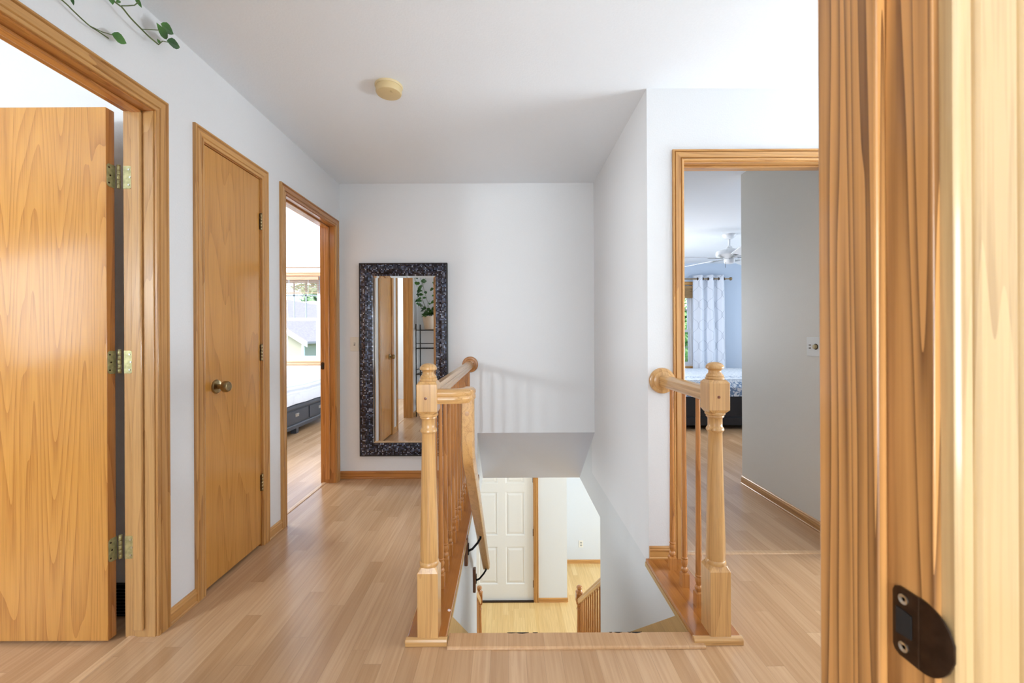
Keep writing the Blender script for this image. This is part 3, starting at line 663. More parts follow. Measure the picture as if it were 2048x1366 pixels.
# ------------------------------------------------------------------ mosaic mirror
mx0, mx1, mz0, mz1 = -1.208, -0.490, 0.196, 1.774
mi = thing('wall_mirror', (-0.845, YB, mz0), 'tall wall mirror in a dark mosaic tile frame', 'mirror')
def mosaic():
    m = base_mat('mosaic_tiles', 0.12, 0.25, (60, 60, 80)); b = m.node_tree.nodes['Principled BSDF']
    tc = N(m, 'ShaderNodeTexCoord'); sc = N(m, 'ShaderNodeVectorMath', operation='SCALE'); sc.inputs['Scale'].default_value = 92
    L(m, tc.outputs['Object'], sc.inputs[0]); sp_ = N(m, 'ShaderNodeSeparateXYZ'); L(m, sc.outputs[0], sp_.inputs[0])
    cb = N(m, 'ShaderNodeCombineXYZ'); L(m, sp_.outputs[0], cb.inputs[0]); L(m, sp_.outputs[2], cb.inputs[1])
    fl = N(m, 'ShaderNodeVectorMath', operation='FLOOR'); L(m, cb.outputs[0], fl.inputs[0])
    wn_ = N(m, 'ShaderNodeTexWhiteNoise', noise_dimensions='2D'); L(m, fl.outputs[0], wn_.inputs['Vector'])
    big = N(m, 'ShaderNodeVectorMath', operation='SCALE'); big.inputs['Scale'].default_value = 0.5; L(m, fl.outputs[0], big.inputs[0])
    c = ramp(m, wn_.outputs[0], [(0.0, (18, 17, 24)), (0.30, (36, 34, 48)), (0.40, (58, 46, 46)), (0.60, (62, 70, 96)), (0.70, (92, 82, 80)), (0.84, (98, 112, 142)), (0.95, (140, 148, 168)), (1.0, (190, 194, 204))])
    fr = N(m, 'ShaderNodeVectorMath', operation='FRACTION'); L(m, cb.outputs[0], fr.inputs[0]); s3 = N(m, 'ShaderNodeSeparateXYZ'); L(m, fr.outputs[0], s3.inputs[0])
    g = math_n(m, 'MAXIMUM', math_n(m, 'LESS_THAN', s3.outputs[0], 0.14), math_n(m, 'LESS_THAN', s3.outputs[1], 0.14))
    c = mixc(m, g, c, (14, 13, 15))
    L(m, c, b.inputs['Base Color'])
    L(m, math_n(m, 'ADD', math_n(m, 'MULTIPLY', g, 0.5), 0.12), b.inputs['Roughness'])
    nm = N(m, 'ShaderNodeBump'); nm.inputs['Strength'].default_value = 0.5; nm.inputs['Distance'].default_value = 0.004
    L(m, wn_.outputs[0], nm.inputs['Height']); L(m, nm.outputs[0], b.inputs['Normal'])
    return m
MO = mosaic()
prof = [(0, 0.0), (0, 0.030), (0.004, 0.036), (0.008, 0.036), (0.012, 0.033), (0.045, 0.040), (0.070, 0.034), (0.098, 0.014), (0.100, 0.0)]
corners = [(mx0, mz0, 1, 1), (mx1, mz0, -1, 1), (mx1, mz1, -1, -1), (mx0, mz1, 1, -1)]
rings = [[(x+sx*d, YB-h-0.002, z+sz*d) for d, h in prof] for x, z, sx, sz in corners]
mb = MB(); R = [[mb.bm.verts.new(p) for p in r] for r in rings]
for i in range(4):
    a, b = R[i], R[(i+1) % 4]
    for k in range(len(prof)-1): mb.bm.faces.new((a[k], a[k+1], b[k+1], b[k]))
mb.build('frame', MO, mi)
rim = MB()
for (a, b, c, d) in ((mx0-.002, mx1+.002, mz0-.003, mz0+.006), (mx0-.002, mx1+.002, mz1-.006, mz1+.003), (mx0-.003, mx0+.006, mz0, mz1), (mx1-.006, mx1+.003, mz0, mz1)):
    rim.box(a, b, YB-0.041, YB-0.001, c, d)
rim.build('rim', plain('dark_rim', (28, 24, 26), 0.3), mi, bevel=0.001)
GL = base_mat('mirror_glass', 0.005, 1.0, (238, 240, 240))
gx0, gx1, gz0, gz1 = mx0+0.098, mx1-0.098, mz0+0.098, mz1-0.098
bv = 0.018
mb = MB()
def rc(i, y): return [(gx0+i, y, gz0+i), (gx1-i, y, gz0+i), (gx1-i, y, gz1-i), (gx0+i, y, gz1-i)]
mb.loft([rc(0, YB-0.002), rc(0, YB-0.008), rc(bv, YB-0.0095)])
mb.build('glass', GL, mi)

# ------------------------------------------------------------------ wall plates, detector
sw = thing('light_switch', (-1.262, YB, 1.113), 'ivory light switch left of the mosaic mirror', 'switch')
MB().prism(rounded_rect(0.071, 0.116, 0.005), lambda u, v, a: (-1.262+u, a, 1.113+v), YB-0.006, YB).build('cover_plate', PLATE, sw, bevel=0.0015)
MB().box(-1.268, -1.256, YB-0.009, YB-0.005, 1.100, 1.126).build('toggle_slot', plain('slot_grey', (150, 146, 138), 0.4), sw)
MB().cuboid((-1.262, YB-0.012, 1.118), (0.004, 0.009, 0.005), Matrix.Rotation(0.5, 3, 'X')).build('toggle', PLATE, sw, bevel=0.001)
FX = 1.855
sw2 = thing('fan_dial_switch', (FX, 2.535, 1.10), 'white double switch plate with dial on the grey wall', 'switch')
MB().prism(rounded_rect(0.114, 0.116, 0.005), lambda u, v, a: (a, 2.535+u, 1.10+v), FX-0.006, FX).build('cover_plate', PLATE, sw2, bevel=0.0015)
MB().lathe(2.515, 1.10, [(0.013, FX-0.006), (0.013, FX-0.016), (0.011, FX-0.020), (0.004, FX-0.021)], axis='X', seg=20).build('dial', plain('aged_plastic', (196, 178, 132), 0.4), sw2, smooth=True)
MB().lathe(2.515, 1.10, [(0.018, FX-0.0055), (0.018, FX-0.0075), (0.0135, FX-0.0078)], axis='X', seg=20).build('dial_ring', BRONZE, sw2, smooth=True)
mb = MB()
for dz in (-0.009, 0.009): mb.box(FX-0.014, FX-0.006, 2.556, 2.564, 1.10+dz-0.003, 1.10+dz+0.003)
mb.build('toggle', plain('toggle_brown', (96, 84, 70), 0.4), sw2)
sd = thing('smoke_detector', (-0.592, 2.125, H), 'yellowed round smoke detector on the ceiling', 'smoke detector')
SDM = plain('yellowed_plastic', (226, 206, 160), 0.4, var=0.02)
MB().lathe(-0.592, 2.125, [(0.069, H), (0.069, H-0.006), (0.066, H-0.010)], seg=40).build('base_ring', SDM, sd, smooth=True)
MB().lathe(-0.592, 2.125, [(0.064, H-0.009), (0.064, H-0.034), (0.060, H-0.040), (0.050, H-0.043), (0.01, H-0.044)], seg=40).build('cover', plain('yellowed_cover', (220, 196, 146), 0.4, var=0.02), sd, smooth=True)
MB().lathe(-0.572, 2.097, [(0.007, H-0.042), (0.007, H-0.0455), (0.002, H-0.046)], seg=14).build('test_button', plain('button_tan', (205, 178, 128), 0.4), sd, smooth=True)
# hall ceiling lamp above the top of the frame
cl = thing('ceiling_lamp', (0.35, 1.12, H), 'round white glass ceiling lamp of the hall', 'ceiling lamp')
MB().lathe(0.35, 1.12, [(0.15, H), (0.15, H-0.012), (0.142, H-0.018)], seg=32).build('base_ring', plain('lamp_base_white', (230, 230, 228), 0.4), cl, smooth=True)
EM = base_mat('lamp_glass', 0.4, 0, (255, 250, 240)); eb = EM.node_tree.nodes['Principled BSDF']
eb.inputs['Emission Color'].default_value = (0.97, 0.98, 1.0, 1); eb.inputs['Emission Strength'].default_value = 6
MB().lathe(0.35, 1.12, [(0.138, H-0.016), (0.130, H-0.05), (0.105, H-0.08), (0.06, H-0.098), (0.01, H-0.102)], seg=32).build('glass_dome', EM, cl, smooth=True)
cl2 = thing('ceiling_lamp', (0.15, 5.35, FZ), 'round warm ceiling lamp of the entry below', 'ceiling lamp')
EM2 = base_mat('entry_lamp_glass', 0.4, 0, (255, 240, 210)); eb = EM2.node_tree.nodes['Principled BSDF']
eb.inputs['Emission Color'].default_value = (1, 0.95, 0.84, 1); eb.inputs['Emission Strength'].default_value = 6
MB().lathe(0.15, 5.35, [(0.148, FZ-0.012), (0.140, FZ-0.05), (0.110, FZ-0.09), (0.06, FZ-0.11), (0.01, FZ-0.115)], seg=32).build('glass_dome', EM2, cl2, smooth=True)
# wall register behind the open door
rg = thing('wall_register', (-1.64, 1.78, 0.0), 'black louvred vent low in the gap behind the open door', 'vent')
MB().box(-1.80, -1.56, 1.762, 1.78, 0.004, 0.135).build('frame', BLACK, rg, bevel=0.001)
for k in range(9):
    z = 0.014+k*0.0132
    MB().cuboid((-1.68, 1.758, z), (0.113, 0.006, 0.0012), Matrix.Rotation(-0.6, 3, 'X')).build('louvre', plain('louvre_grey', (70, 72, 76), 0.3, metal=0.6), rg)

# ------------------------------------------------------------------ left bedroom
def glass_mat():
    m = bpy.data.materials.new('window_glass'); m.use_nodes = True; nt = m.node_tree; nt.nodes.clear()
    o = nt.nodes.new('ShaderNodeOutputMaterial'); mx = nt.nodes.new('ShaderNodeMixShader'); t = nt.nodes.new('ShaderNodeBsdfTransparent'); g = nt.nodes.new('ShaderNodeBsdfGlossy')
    g.inputs['Roughness'].default_value = 0.02; fr = nt.nodes.new('ShaderNodeFresnel'); fr.inputs[0].default_value = 1.3
    t.inputs[0].default_value = (0.95, 0.97, 0.97, 1)
    nt.links.new(fr.outputs[0], mx.inputs[0]); nt.links.new(t.outputs[0], mx.inputs[1]); nt.links.new(g.outputs[0], mx.inputs[2]); nt.links.new(mx.outputs[0], o.inputs[0]); return m
GLASS = glass_mat()
def window(name, label, y, x0, x1, z0, z1, mull_x, bars, woods, outside=1):
    """double-hung vinyl window set in a wall facing -Y"""
    r = thing(name, ((x0+x1)/2, y, z0), label, 'window', kind='structure')
    mb = MB(); t = 0.045
    mb.box(x0, x1, y+0.02, y+0.11, z0, z0+t).box(x0, x1, y+0.02, y+0.11, z1-t, z1).box(x0, x0+t, y+0.02, y+0.11, z0+t, z1-t).box(x1-t, x1, y+0.02, y+0.11, z0+t, z1-t)
    mb.build('window_frame', VINYL, r, bevel=0.002)
    a0, a1 = x0+t, x1-t; edges = [a0]+[v for m_ in mull_x for v in (m_-0.035, m_+0.035)]+[a1]
    for m_ in mull_x: MB().box(m_-0.035, m_+0.035, y+0.02, y+0.11, z0+t, z1-t).build('mullion', VINYL, r, bevel=0.002)
    zm = z0+(z1-z0)*bars['meet']
    for q in range(0, len(edges), 2):
        e0, e1 = edges[q], edges[q+1]
        for (lo, hi, yy) in ((z0+t, zm+0.02, y+0.04), (zm-0.02, z1-t, y+0.075)):
            sb = MB(); s_ = 0.042
            sb.box(e0, e1, yy, yy+0.03, lo, lo+s_).box(e0, e1, yy, yy+0.03, hi-s_, hi).box(e0, e0+s_, yy, yy+0.03, lo+s_, hi-s_).box(e1-s_, e1, yy, yy+0.03, lo+s_, hi-s_)
            so = sb.build('sash', VINYL, r, bevel=0.002)
            if bars['grid'] and (yy > y+0.05 or bars['grid'] == 2):
                gb = MB()
                for f_ in bars['vx']: gx = e0+(e1-e0)*f_; gb.box(gx-0.009, gx+0.009, yy+0.008, yy+0.02, lo+s_, hi-s_)
                for f_ in bars['hz']: gz = lo+(hi-lo)*f_; gb.box(e0+s_, e1-s_, yy+0.008, yy+0.02, gz-0.009, gz+0.009)
                gb.build('muntins', plain('muntin_grey', (170, 176, 182), 0.4), r)
            MB().box(e0+s_, e1-s_, yy+0.013, yy+0.016, lo+s_, hi-s_).build('pane', GLASS, r)
    f = lambda u, v, h: (u, y-h, v)
    casing(r, f, x0+0.005, x1-0.005, z1-0.005, woods['Z'], woods['X'], v0=z0, bottom=True)
    MB().box(x0, x1, y, y+0.02, z0, z0+0.012).build('window_sill', woods['X'], r)
    return r
WO = {'Z': oak('Z', (226, 182, 140), (206, 156, 114), 8, 0.35, 0.3, 'light_oak', 0.3), 'X': oak('X', (226, 182, 140), (206, 156, 114), 8, 0.35, 0.3, 'light_oak', 0.3)}
window('window_1', 'white double-hung window in the left bedroom', WB, -4.45, -2.84, 0.80, 2.10, [-3.72], {'meet': 0.50, 'grid': 1, 'vx': [0.27, 0.5, 0.73], 'hz': [0.62]}, WO)
bl = thing('window_blind', (-3.6, WB-0.05, 2.0), 'raised tan wooden blind over the left bedroom window', 'blind')
BLW = oak('X', (214, 168, 132), (196, 146, 108), 8, 0.4, 0.2, 'blind_wood', 0.2)
MB().box(-4.44, -2.85, WB-0.055, WB-0.005, 2.04, 2.09).build('head_rail', BLW, bl, bevel=0.003)
for k in range(12): MB().box(-4.44, -2.85, WB-0.05, WB-0.003, 2.025-0.0145*k, 2.028-0.0145*k).build('slat', BLW, bl)
MB().box(-4.44, -2.85, WB-0.05, WB-0.003, 1.838, 1.852).build('bottom_rail', BLW, bl, bevel=0.002)
for x in (-4.3, -3.85, -3.3, -3.0): MB().tube([(x, WB-0.052, 2.04), (x, WB-0.053, 1.84)], 0.0025, 6).build('cord', VINYL, bl)
MB().tube([(-3.28, WB-0.056, 2.04), (-3.285, WB-0.06, 1.80), (-3.27, WB-0.06, 1.74)], 0.002, 6).build('pull_cord', VINYL, bl)
cr = thing('curtain_rod', (-3.6, WB-0.06, 2.225), 'thin bronze curtain rod above the left bedroom window', 'curtain rod')
MB().tube([(-4.6, WB-0.07, 2.225), (-2.68, WB-0.07, 2.225)], 0.009, 12).build('rod', plain('tan_rod', (176, 150, 128), 0.35, metal=0.4), cr, smooth=True)
MB().lathe(WB-0.07, 2.225, [(0.004, -2.69), (0.016, -2.68), (0.019, -2.665), (0.012, -2.65), (0.003, -2.645)], axis='X', seg=16).build('finial', MATS['tan_rod'], cr, smooth=True)
for x in (-4.5, -2.74): MB().tube([(x, WB, 2.225), (x, WB-0.07, 2.225)], 0.006, 8).build('rod_bracket', MATS['tan_rod'], cr, smooth=True)
# storage bed
CH = plain('charcoal_paint', (66, 70, 78), 0.4, var=0.06)
bx1 = -2.56
bed = thing('storage_bed', (-3.4, 5.3, 0), 'charcoal storage bed with drawers in the left bedroom', 'bed')
B0, B1 = 4.10, 6.12
bb = MB().box(bx1-1.6, bx1-0.02, B0, B1, 0.075, 0.30)
bb.build('frame', CH, bed, bevel=0.004)
MB().prism([(0, 0.300), (0.012, 0.300), (0.02, 0.312), (0.02, 0.345), (0.008, 0.352), (0, 0.352)], lambda u, v, a: (bx1-0.02+u, a, v), B0-0.02, B1+0.02).build('side_rail', CH, bed)
MB().prism([(0, 0.07), (0.022, 0.07), (0.022, 0.105), (0.012, 0.118), (0, 0.118)], lambda u, v, a: (bx1-0.02+u, a, v), B0-0.02, B1+0.02).build('plinth', CH, bed)
for y in (B0+0.03, (B0+B1)/2, B1-0.08):
    MB().box(bx1-0.08, bx1-0.01, y, y+0.06, 0, 0.075).build('foot', CH, bed, bevel=0.003)
for (a, b) in ((4.16, 4.80), (4.83, 5.43), (5.46, 6.06)):
    dr = MB().box(bx1-0.022, bx1-0.008, a, b, 0.135, 0.285).build('drawer', plain('charcoal_drawer', (60, 64, 72), 0.4, var=0.05), bed, bevel=0.003)
    m_ = (a+b)/2
    MB().box(bx1-0.009, bx1-0.004, m_-0.042, m_+0.042, 0.205, 0.245).box(bx1-0.005, bx1+0.006, m_-0.030, m_+0.030, 0.234, 0.240).build('handle', plain('satin_nickel', (188, 184, 176), 0.3, metal=1.0), dr, bevel=0.001)
def soft_box(mb, x0, x1, y0, y1, z0, z1, n=14, m=14, r=0.06, amp=0.006, seed=1, dome=0.02, hollow=False):
    rnd = random.Random(seed)
    ph = [rnd.uniform(0, 6.28) for _ in range(4)]
    nx, ny = n, m
    def top(i, j):
        u, v = i/nx, j/ny
        x = x0+(x1-x0)*u; y = y0+(y1-y0)*v
        ex = min(x-x0, x1-x); ey = min(y-y0, y1-y)
        d = min(ex, ey); z = z1
        if d < r: z = z1-r*(1-math.sqrt(max(0, 1-((r-d)/r)**2)))
        z += dome*math.sin(PI*u)*math.sin(PI*v)+amp*math.sin(7*x+ph[0])*math.sin(6*y+ph[1])
        return (x, y, z)
    G = [[mb.bm.verts.new(top(i, j)) for j in range(ny+1)] for i in range(nx+1)]
    for i in range(nx):
        for j in range(ny): mb.bm.faces.new((G[i][j], G[i+1][j], G[i+1][j+1], G[i][j+1]))
    loop = [G[i][0] for i in range(nx)]+[G[nx][j] for j in range(ny)]+[G[i][ny] for i in range(nx, 0, -1)]+[G[0][j] for j in range(ny, 0, -1)]
    low = [mb.bm.verts.new((v.co.x, v.co.y, z0+amp*0.6*math.sin(9*v.co.x+11*v.co.y))) for v in loop]
    for k in range(len(loop)): k2 = (k+1) % len(loop); mb.bm.faces.new((loop[k], low[k], low[k2], loop[k2]))
    if not hollow: mb.bm.faces.new(list(reversed(low)))
    return mb
def ribbed():
    m = base_mat('ribbed_white_quilt', 0.8, 0, (236, 237, 242)); b = m.node_tree.nodes['Principled BSDF']
    tc = N(m, 'ShaderNodeTexCoord'); wv = N(m, 'ShaderNodeTexWave'); wv.wave_type = 'BANDS'; wv.bands_direction = 'X'
    wv.inputs['Scale'].default_value = 8; wv.inputs['Distortion'].default_value = 1.2; L(m, tc.outputs['Object'], wv.inputs['Vector'])
    L(m, ramp(m, wv.outputs[0], [(0.2, (214, 216, 224)), (0.6, (240, 241, 246))]), b.inputs['Base Color'])
    bp = N(m, 'ShaderNodeBump'); bp.inputs['Strength'].default_value = 0.6; bp.inputs['Distance'].default_value = 0.01; L(m, wv.outputs[0], bp.inputs['Height']); L(m, bp.outputs[0], b.inputs['Normal'])
    return m
soft_box(MB(), bx1-1.57, bx1-0.04, B0+0.03, B1-0.03, 0.355, 0.50, dome=0).build('mattress', VINYL, bed, smooth=True)
q = soft_box(MB(), bx1-1.60, bx1-0.005, B0, B1, 0.36, 0.575, n=24, m=24, r=0.09, dome=0.015, seed=3, hollow=True).build('quilt', ribbed(), None, smooth=True)
tag(q, 'white ribbed quilt on the charcoal storage bed', 'quilt')

# ------------------------------------------------------------------ blue bedroom
YW = 7.40
WO2 = {'Z': oak('Z', (206, 158, 92), (176, 122, 62), 8, 0.35, 0.3, 'honey_oak', 0.3), 'X': oak('X', (206, 158, 92), (176, 122, 62), 8, 0.35, 0.3, 'honey_oak', 0.3)}
window('window_2', 'window behind the patterned curtain with green leaves outside', YW, 2.05, 3.30, 0.62, 2.06, [], {'meet': 0.44, 'grid': 2, 'vx': [0.5], 'hz': [0.5]}, WO2)
b2 = thing('window_blind', (2.7, YW-0.04, 1.9), 'raised brown woven blind in the blue bedroom window', 'blind')
BW2 = oak('X', (160, 128, 84), (120, 90, 52), 20, 0.6, 0, 'woven_blind', 0.6)
MB().box(2.07, 3.28, YW-0.05, YW-0.003, 1.99, 2.04).build('head_rail', BW2, b2, bevel=0.003)
for k in range(9): MB().box(2.07, 3.28, YW-0.045-0.004*(k % 2), YW-0.003, 1.83+0.0175*k, 1.844+0.0175*k).build('fold', BW2, b2)
# curtain
def trellis():
    m = base_mat('trellis_curtain', 0.75, 0, (214, 220, 232)); b = m.node_tree.nodes['Principled BSDF']
    uv = N(m, 'ShaderNodeUVMap'); sp_ = N(m, 'ShaderNodeSeparateXYZ'); L(m, uv.outputs[0], sp_.inputs[0])
    u = math_n(m, 'MULTIPLY', sp_.outputs[0], 1/0.235); v = math_n(m, 'MULTIPLY', sp_.outputs[1], 2*PI/0.36)
    s = math_n(m, 'SINE', v); s = math_n(m, 'MULTIPLY', math_n(m, 'ADD', s, math_n(m, 'MULTIPLY', math_n(m, 'SINE', math_n(m, 'MULTIPLY', v, 3.0)), 0.16)), 0.25)
    def fam(sgn, off):
        a = math_n(m, 'ADD', math_n(m, 'ADD', u, math_n(m, 'MULTIPLY', s, sgn)), off)
        d = math_n(m, 'ABSOLUTE', math_n(m, 'SUBTRACT', math_n(m, 'FRACT', a), 0.5))
        return math_n(m, 'LESS_THAN', d, 0.0095)
    f = math_n(m, 'MAXIMUM', fam(1.0, 0.25), fam(-1.0, 0.75))
    c = mixc(m, f, (226, 231, 240), (118, 128, 152))
    L(m, c, b.inputs['Base Color'])
    b.inputs['Transmission Weight'].default_value = 0.0
    return m
cu = thing('curtain', (3.54, YW-0.10, 0.03), 'pale grommet curtain with grey trellis lines by the blue bedroom window', 'curtain')
mb = MB(); uvl = mb.bm.loops.layers.uv.new('UVMap')
cx0, cx1 = 3.25, 3.80
def cpt(s, z):
    k = (z-0.05)/2.15
    x = cx0+(cx1-cx0)*s + (0.03*(1-k)*(s-0.3))
    y = YW-0.10+0.052*math.sin(s*2*PI*3.0+0.9)*(0.75+0.25*k)+0.006*math.sin(5*z+9*s)
    return (x, y, z)
nS, nZ = 84, 24
G = [[mb.bm.verts.new(cpt(i/nS, 0.04+2.18*j/nZ)) for j in range(nZ+1)] for i in range(nS+1)]
arc_l = [0]
for i in range(1, nS+1): arc_l.append(arc_l[-1]+(Vector(cpt(i/nS, 1.5))-Vector(cpt((i-1)/nS, 1.5))).length)
for i in range(nS):
    for j in range(nZ):
        f = mb.bm.faces.new((G[i][j], G[i+1][j], G[i+1][j+1], G[i][j+1]))
        for lp, (a, b) in zip(f.loops, ((i, j), (i+1, j), (i+1, j+1), (i, j+1))): lp[uvl].uv = (arc_l[a], 0.04+2.18*b/nZ)
co = mb.build('cloth', trellis(), cu, smooth=True)
md = co.modifiers.new('thick', 'SOLIDIFY'); md.thickness = 0.002
for k in range(6):
    s = (k*0.5+0.5-0.9/PI*0.5)/3.0
    if 0 < s < 1:
        x, y, z = cpt(s, 2.155)
        MB().tube([(x-0.006, YW-0.10, z), (x+0.006, YW-0.10, z)], 0.026, 20).build('grommet', BRONZE, cu, smooth=True)
r2 = thing('curtain_rod', (2.7, YW-0.1, 2.155), 'bronze curtain rod holding the patterned curtain', 'curtain rod')
BZR = plain('rod_bronze', (150, 126, 92), 0.3, metal=0.8)
MB().tube([(1.75, YW-0.10, 2.155), (3.86, YW-0.10, 2.155)], 0.011, 14).build('rod', BZR, r2, smooth=True)
MB().lathe(YW-0.10, 2.155, [(0.008, 3.855), (0.014, 3.86), (0.012, 3.868), (0.027, 3.878), (0.031, 3.893), (0.025, 3.908), (0.006, 3.914)], axis='X', seg=20).build('finial', BZR, r2, smooth=True)
MB().tube([(3.84, YW, 2.155), (3.84, YW-0.10, 2.155)], 0.007, 8).build('rod_bracket', BZR, r2, smooth=True)
# dark bed with block-printed spread
bd = thing('dark_bed', (3.1, 6.2, 0), 'black bed in the blue bedroom', 'bed')
BB = plain('black_wood', (26, 24, 26), 0.35, var=0.1)
e0, e1, f0, f1 = 2.02, 4.05, 5.25, 7.20
MB().box(e0, e1, f0, f1, 0.09, 0.42).build('frame', BB, bd, bevel=0.01)
MB().box(e0-0.015, e1+0.015, f0-0.02, f0+0.02, 0.05, 0.15).build('plinth', BB, bd, bevel=0.006)
for x in (e0+0.05, e1-0.12):
    for y in (f0+0.02, f1-0.12): MB().box(x, x+0.08, y, y+0.08, 0, 0.09).build('foot', BB, bd, bevel=0.004)
soft_box(MB(), e0+0.04, e1-0.04, f0+0.04, f1-0.03, 0.42, 0.58, dome=0).build('mattress', VINYL, bd, smooth=True)
def printed():
    m = base_mat('block_print', 0.8, 0, (220, 226, 232)); b = m.node_tree.nodes['Principled BSDF']
    tc = N(m, 'ShaderNodeTexCoord')
    vo = N(m, 'ShaderNodeTexVoronoi', feature='DISTANCE_TO_EDGE'); vo.inputs['Scale'].default_value = 17; L(m, tc.outputs['Object'], vo.inputs['Vector'])
    nz = N(m, 'ShaderNodeTexNoise'); nz.inputs['Scale'].default_value = 26; nz.inputs['Detail'].default_value = 3; L(m, tc.outputs['Object'], nz.inputs['Vector'])
    sp_ = N(m, 'ShaderNodeSeparateXYZ'); L(m, tc.outputs['Object'], sp_.inputs[0])
    floral = math_n(m, 'MAXIMUM', math_n(m, 'LESS_THAN', vo.outputs['Distance'], 0.07), math_n(m, 'GREATER_THAN', nz.outputs[0], 0.56))
    side = math_n(m, 'LESS_THAN', sp_.outputs[2], 0.585)
    fac = math_n(m, 'MULTIPLY', floral, math_n(m, 'ADD', math_n(m, 'MULTIPLY', side, 0.62), 0.28))
    # border band near the foot of the spread
    yb = math_n(m, 'ABSOLUTE', math_n(m, 'SUBTRACT', sp_.outputs[1], f0+0.30)); band = math_n(m, 'LESS_THAN', yb, 0.09)
    fac = math_n(m, 'MAXIMUM', fac, math_n(m, 'MULTIPLY', math_n(m, 'MULTIPLY', band, floral), 0.75))
    c = mixc(m, fac, (222, 226, 230), (92, 124, 160))
    L(m, c, b.inputs['Base Color']); return m
bs = soft_box(MB(), e0-0.01, e1+0.01, f0-0.015, f1, 0.405, 0.615, n=30, m=24, r=0.10, dome=0.012, seed=5, hollow=True).build('bedspread', printed(), None, smooth=True)
tag(bs, 'white and blue block-printed bedspread on the black bed', 'bedspread')
# ceiling fan
fx, fy = 2.80, 5.28
fan = thing('ceiling_fan', (fx, fy, H), 'white ceiling fan in the blue bedroom', 'fan')
FW = plain('fan_white', (232, 234, 236), 0.3, var=0.01)
MB().lathe(fx, fy, [(0.080, H), (0.080, H-0.012), (0.066, H-0.036), (0.040, H-0.058), (0.02, H-0.062)], seg=32).build('canopy', FW, fan, smooth=True)
MB().lathe(fx, fy, [(0.014, H-0.05), (0.014, H-0.15), (0.030, H-0.152), (0.036, H-0.175), (0.034, H-0.19)], seg=24).build('downrod', FW, fan, smooth=True)
MB().lathe(fx, fy, [(0.03, H-0.185), (0.11, H-0.195), (0.148, H-0.212), (0.155, H-0.23), (0.155, H-0.262), (0.135, H-0.282), (0.07, H-0.30), (0.03, H-0.31)], seg=40).build('motor_housing', FW, fan, smooth=True)
MB().lathe(fx, fy, [(0.045, H-0.30), (0.062, H-0.312), (0.062, H-0.352), (0.05, H-0.366), (0.02, H-0.37)], seg=28).build('switch_cup', FW, fan, smooth=True)
ck = MB().tube([(fx-0.06, fy-0.02, H-0.35), (fx-0.062, fy-0.02, H-0.42)], 0.002, 6).build('pull_chain', BRONZE, fan)
blade0 = None
for k in range(5):
    a = math.radians(186+72*k)
    if blade0 is None:
        rt = Matrix.Rotation(a, 4, 'Z')
        mbb = MB()
        def bp(r, t, dz): # pitched blade
            v = Vector((r, t, -t*0.2+dz)); return v
        outline = [(0.22, -0.045), (0.30, -0.058), (0.62, -0.068), (0.655, -0.055), (0.665, 0), (0.655, 0.055), (0.62, 0.068), (0.30, 0.058), (0.22, 0.045)]
        mbb.loft([[Vector((fx, fy, H-0.30))+rt @ bp(r, t, 0) for r, t in outline], [Vector((fx, fy, H-0.30))+rt @ bp(r, t, 0.007) for r, t in outline]])
        blade0 = mbb.build('blade', FW, fan)
        ir = MB().loft([[Vector((fx, fy, H-0.30))+rt @ Vector((r, t, z)) for r, t in ((0.09, -0.015), (0.20, -0.02), (0.27, -0.035), (0.27, 0.035), (0.20, 0.02), (0.09, 0.015))] for z in (-0.006, -0.001)]).build('blade_iron', plain('fan_iron', (150, 150, 146), 0.3, metal=0.5), blade0)
    else:
        c = copy_tree(blade0, fan); c.rotation_euler = (0, 0, math.radians(72*k))

# ------------------------------------------------------------------ plant stand and pothos
ps = thing('plant_stand', (-1.16, 0.64, 0), 'black wire plant stand in the mirror reflection', 'plant stand')
sx0, sx1, sy0, sy1 = -1.335, -0.99, 0.48, 0.78
for (x, y) in ((sx0, sy0), (sx1, sy0), (sx0, sy1), (sx1, sy1)):
    MB().tube([(x, y, 0), (x, y, 1.36)], 0.008, 10).build('post', BLACK, ps, smooth=True)
for z in (0.22, 0.62, 1.0, 1.27):
    mb = MB()
    for (a, b) in (((sx0, sy0), (sx1, sy0)), ((sx0, sy1), (sx1, sy1)), ((sx0, sy0), (sx0, sy1)), ((sx1, sy0), (sx1, sy1))):
        mb.tube([(*a, z), (*b, z)], 0.006, 8)
        mb.tube([(*a, z+0.07), (*b, z+0.07)], 0.004, 8) if z < 1.2 else None
    for k in range(1, 8):
        x = sx0+(sx1-sx0)*k/8; mb.tube([(x, sy0, z), (x, sy1, z)], 0.003, 6)
    mb.build('shelf', BLACK, ps)
pc = (-1.145, 0.63)
po = thing('potted_pothos', (pc[0], pc[1], 1.276), 'pothos in a cream pot whose vines trail along the left wall near the ceiling', 'plant')
MB().lathe(pc[0], pc[1], [(0.078, 1.278), (0.092, 1.285), (0.116, 1.42), (0.120, 1.455), (0.120, 1.475), (0.110, 1.475), (0.106, 1.45), (0.03, 1.445)], seg=36).build('pot', plain('cream_pot', (226, 218, 204), 0.5, var=0.05, bscale=14), po, smooth=True)
MB().lathe(pc[0], pc[1], [(0.104, 1.44), (0.104, 1.452), (0.05, 1.458), (0.01, 1.458)], seg=24).build('soil', plain('soil', (58, 42, 30), 0.95, var=0.4), po)
LEAF = base_mat('leaf_green', 0.3, 0, (52, 104, 44)); lb = LEAF.node_tree.nodes['Principled BSDF']
tcn = N(LEAF, 'ShaderNodeTexCoord'); nn = N(LEAF, 'ShaderNodeTexNoise'); nn.inputs['Scale'].default_value = 9; L(LEAF, tcn.outputs['Object'], nn.inputs['Vector'])
L(LEAF, ramp(LEAF, nn.outputs[0], [(0.35, (36, 84, 36)), (0.65, (78, 130, 52))]), lb.inputs['Base Color'])
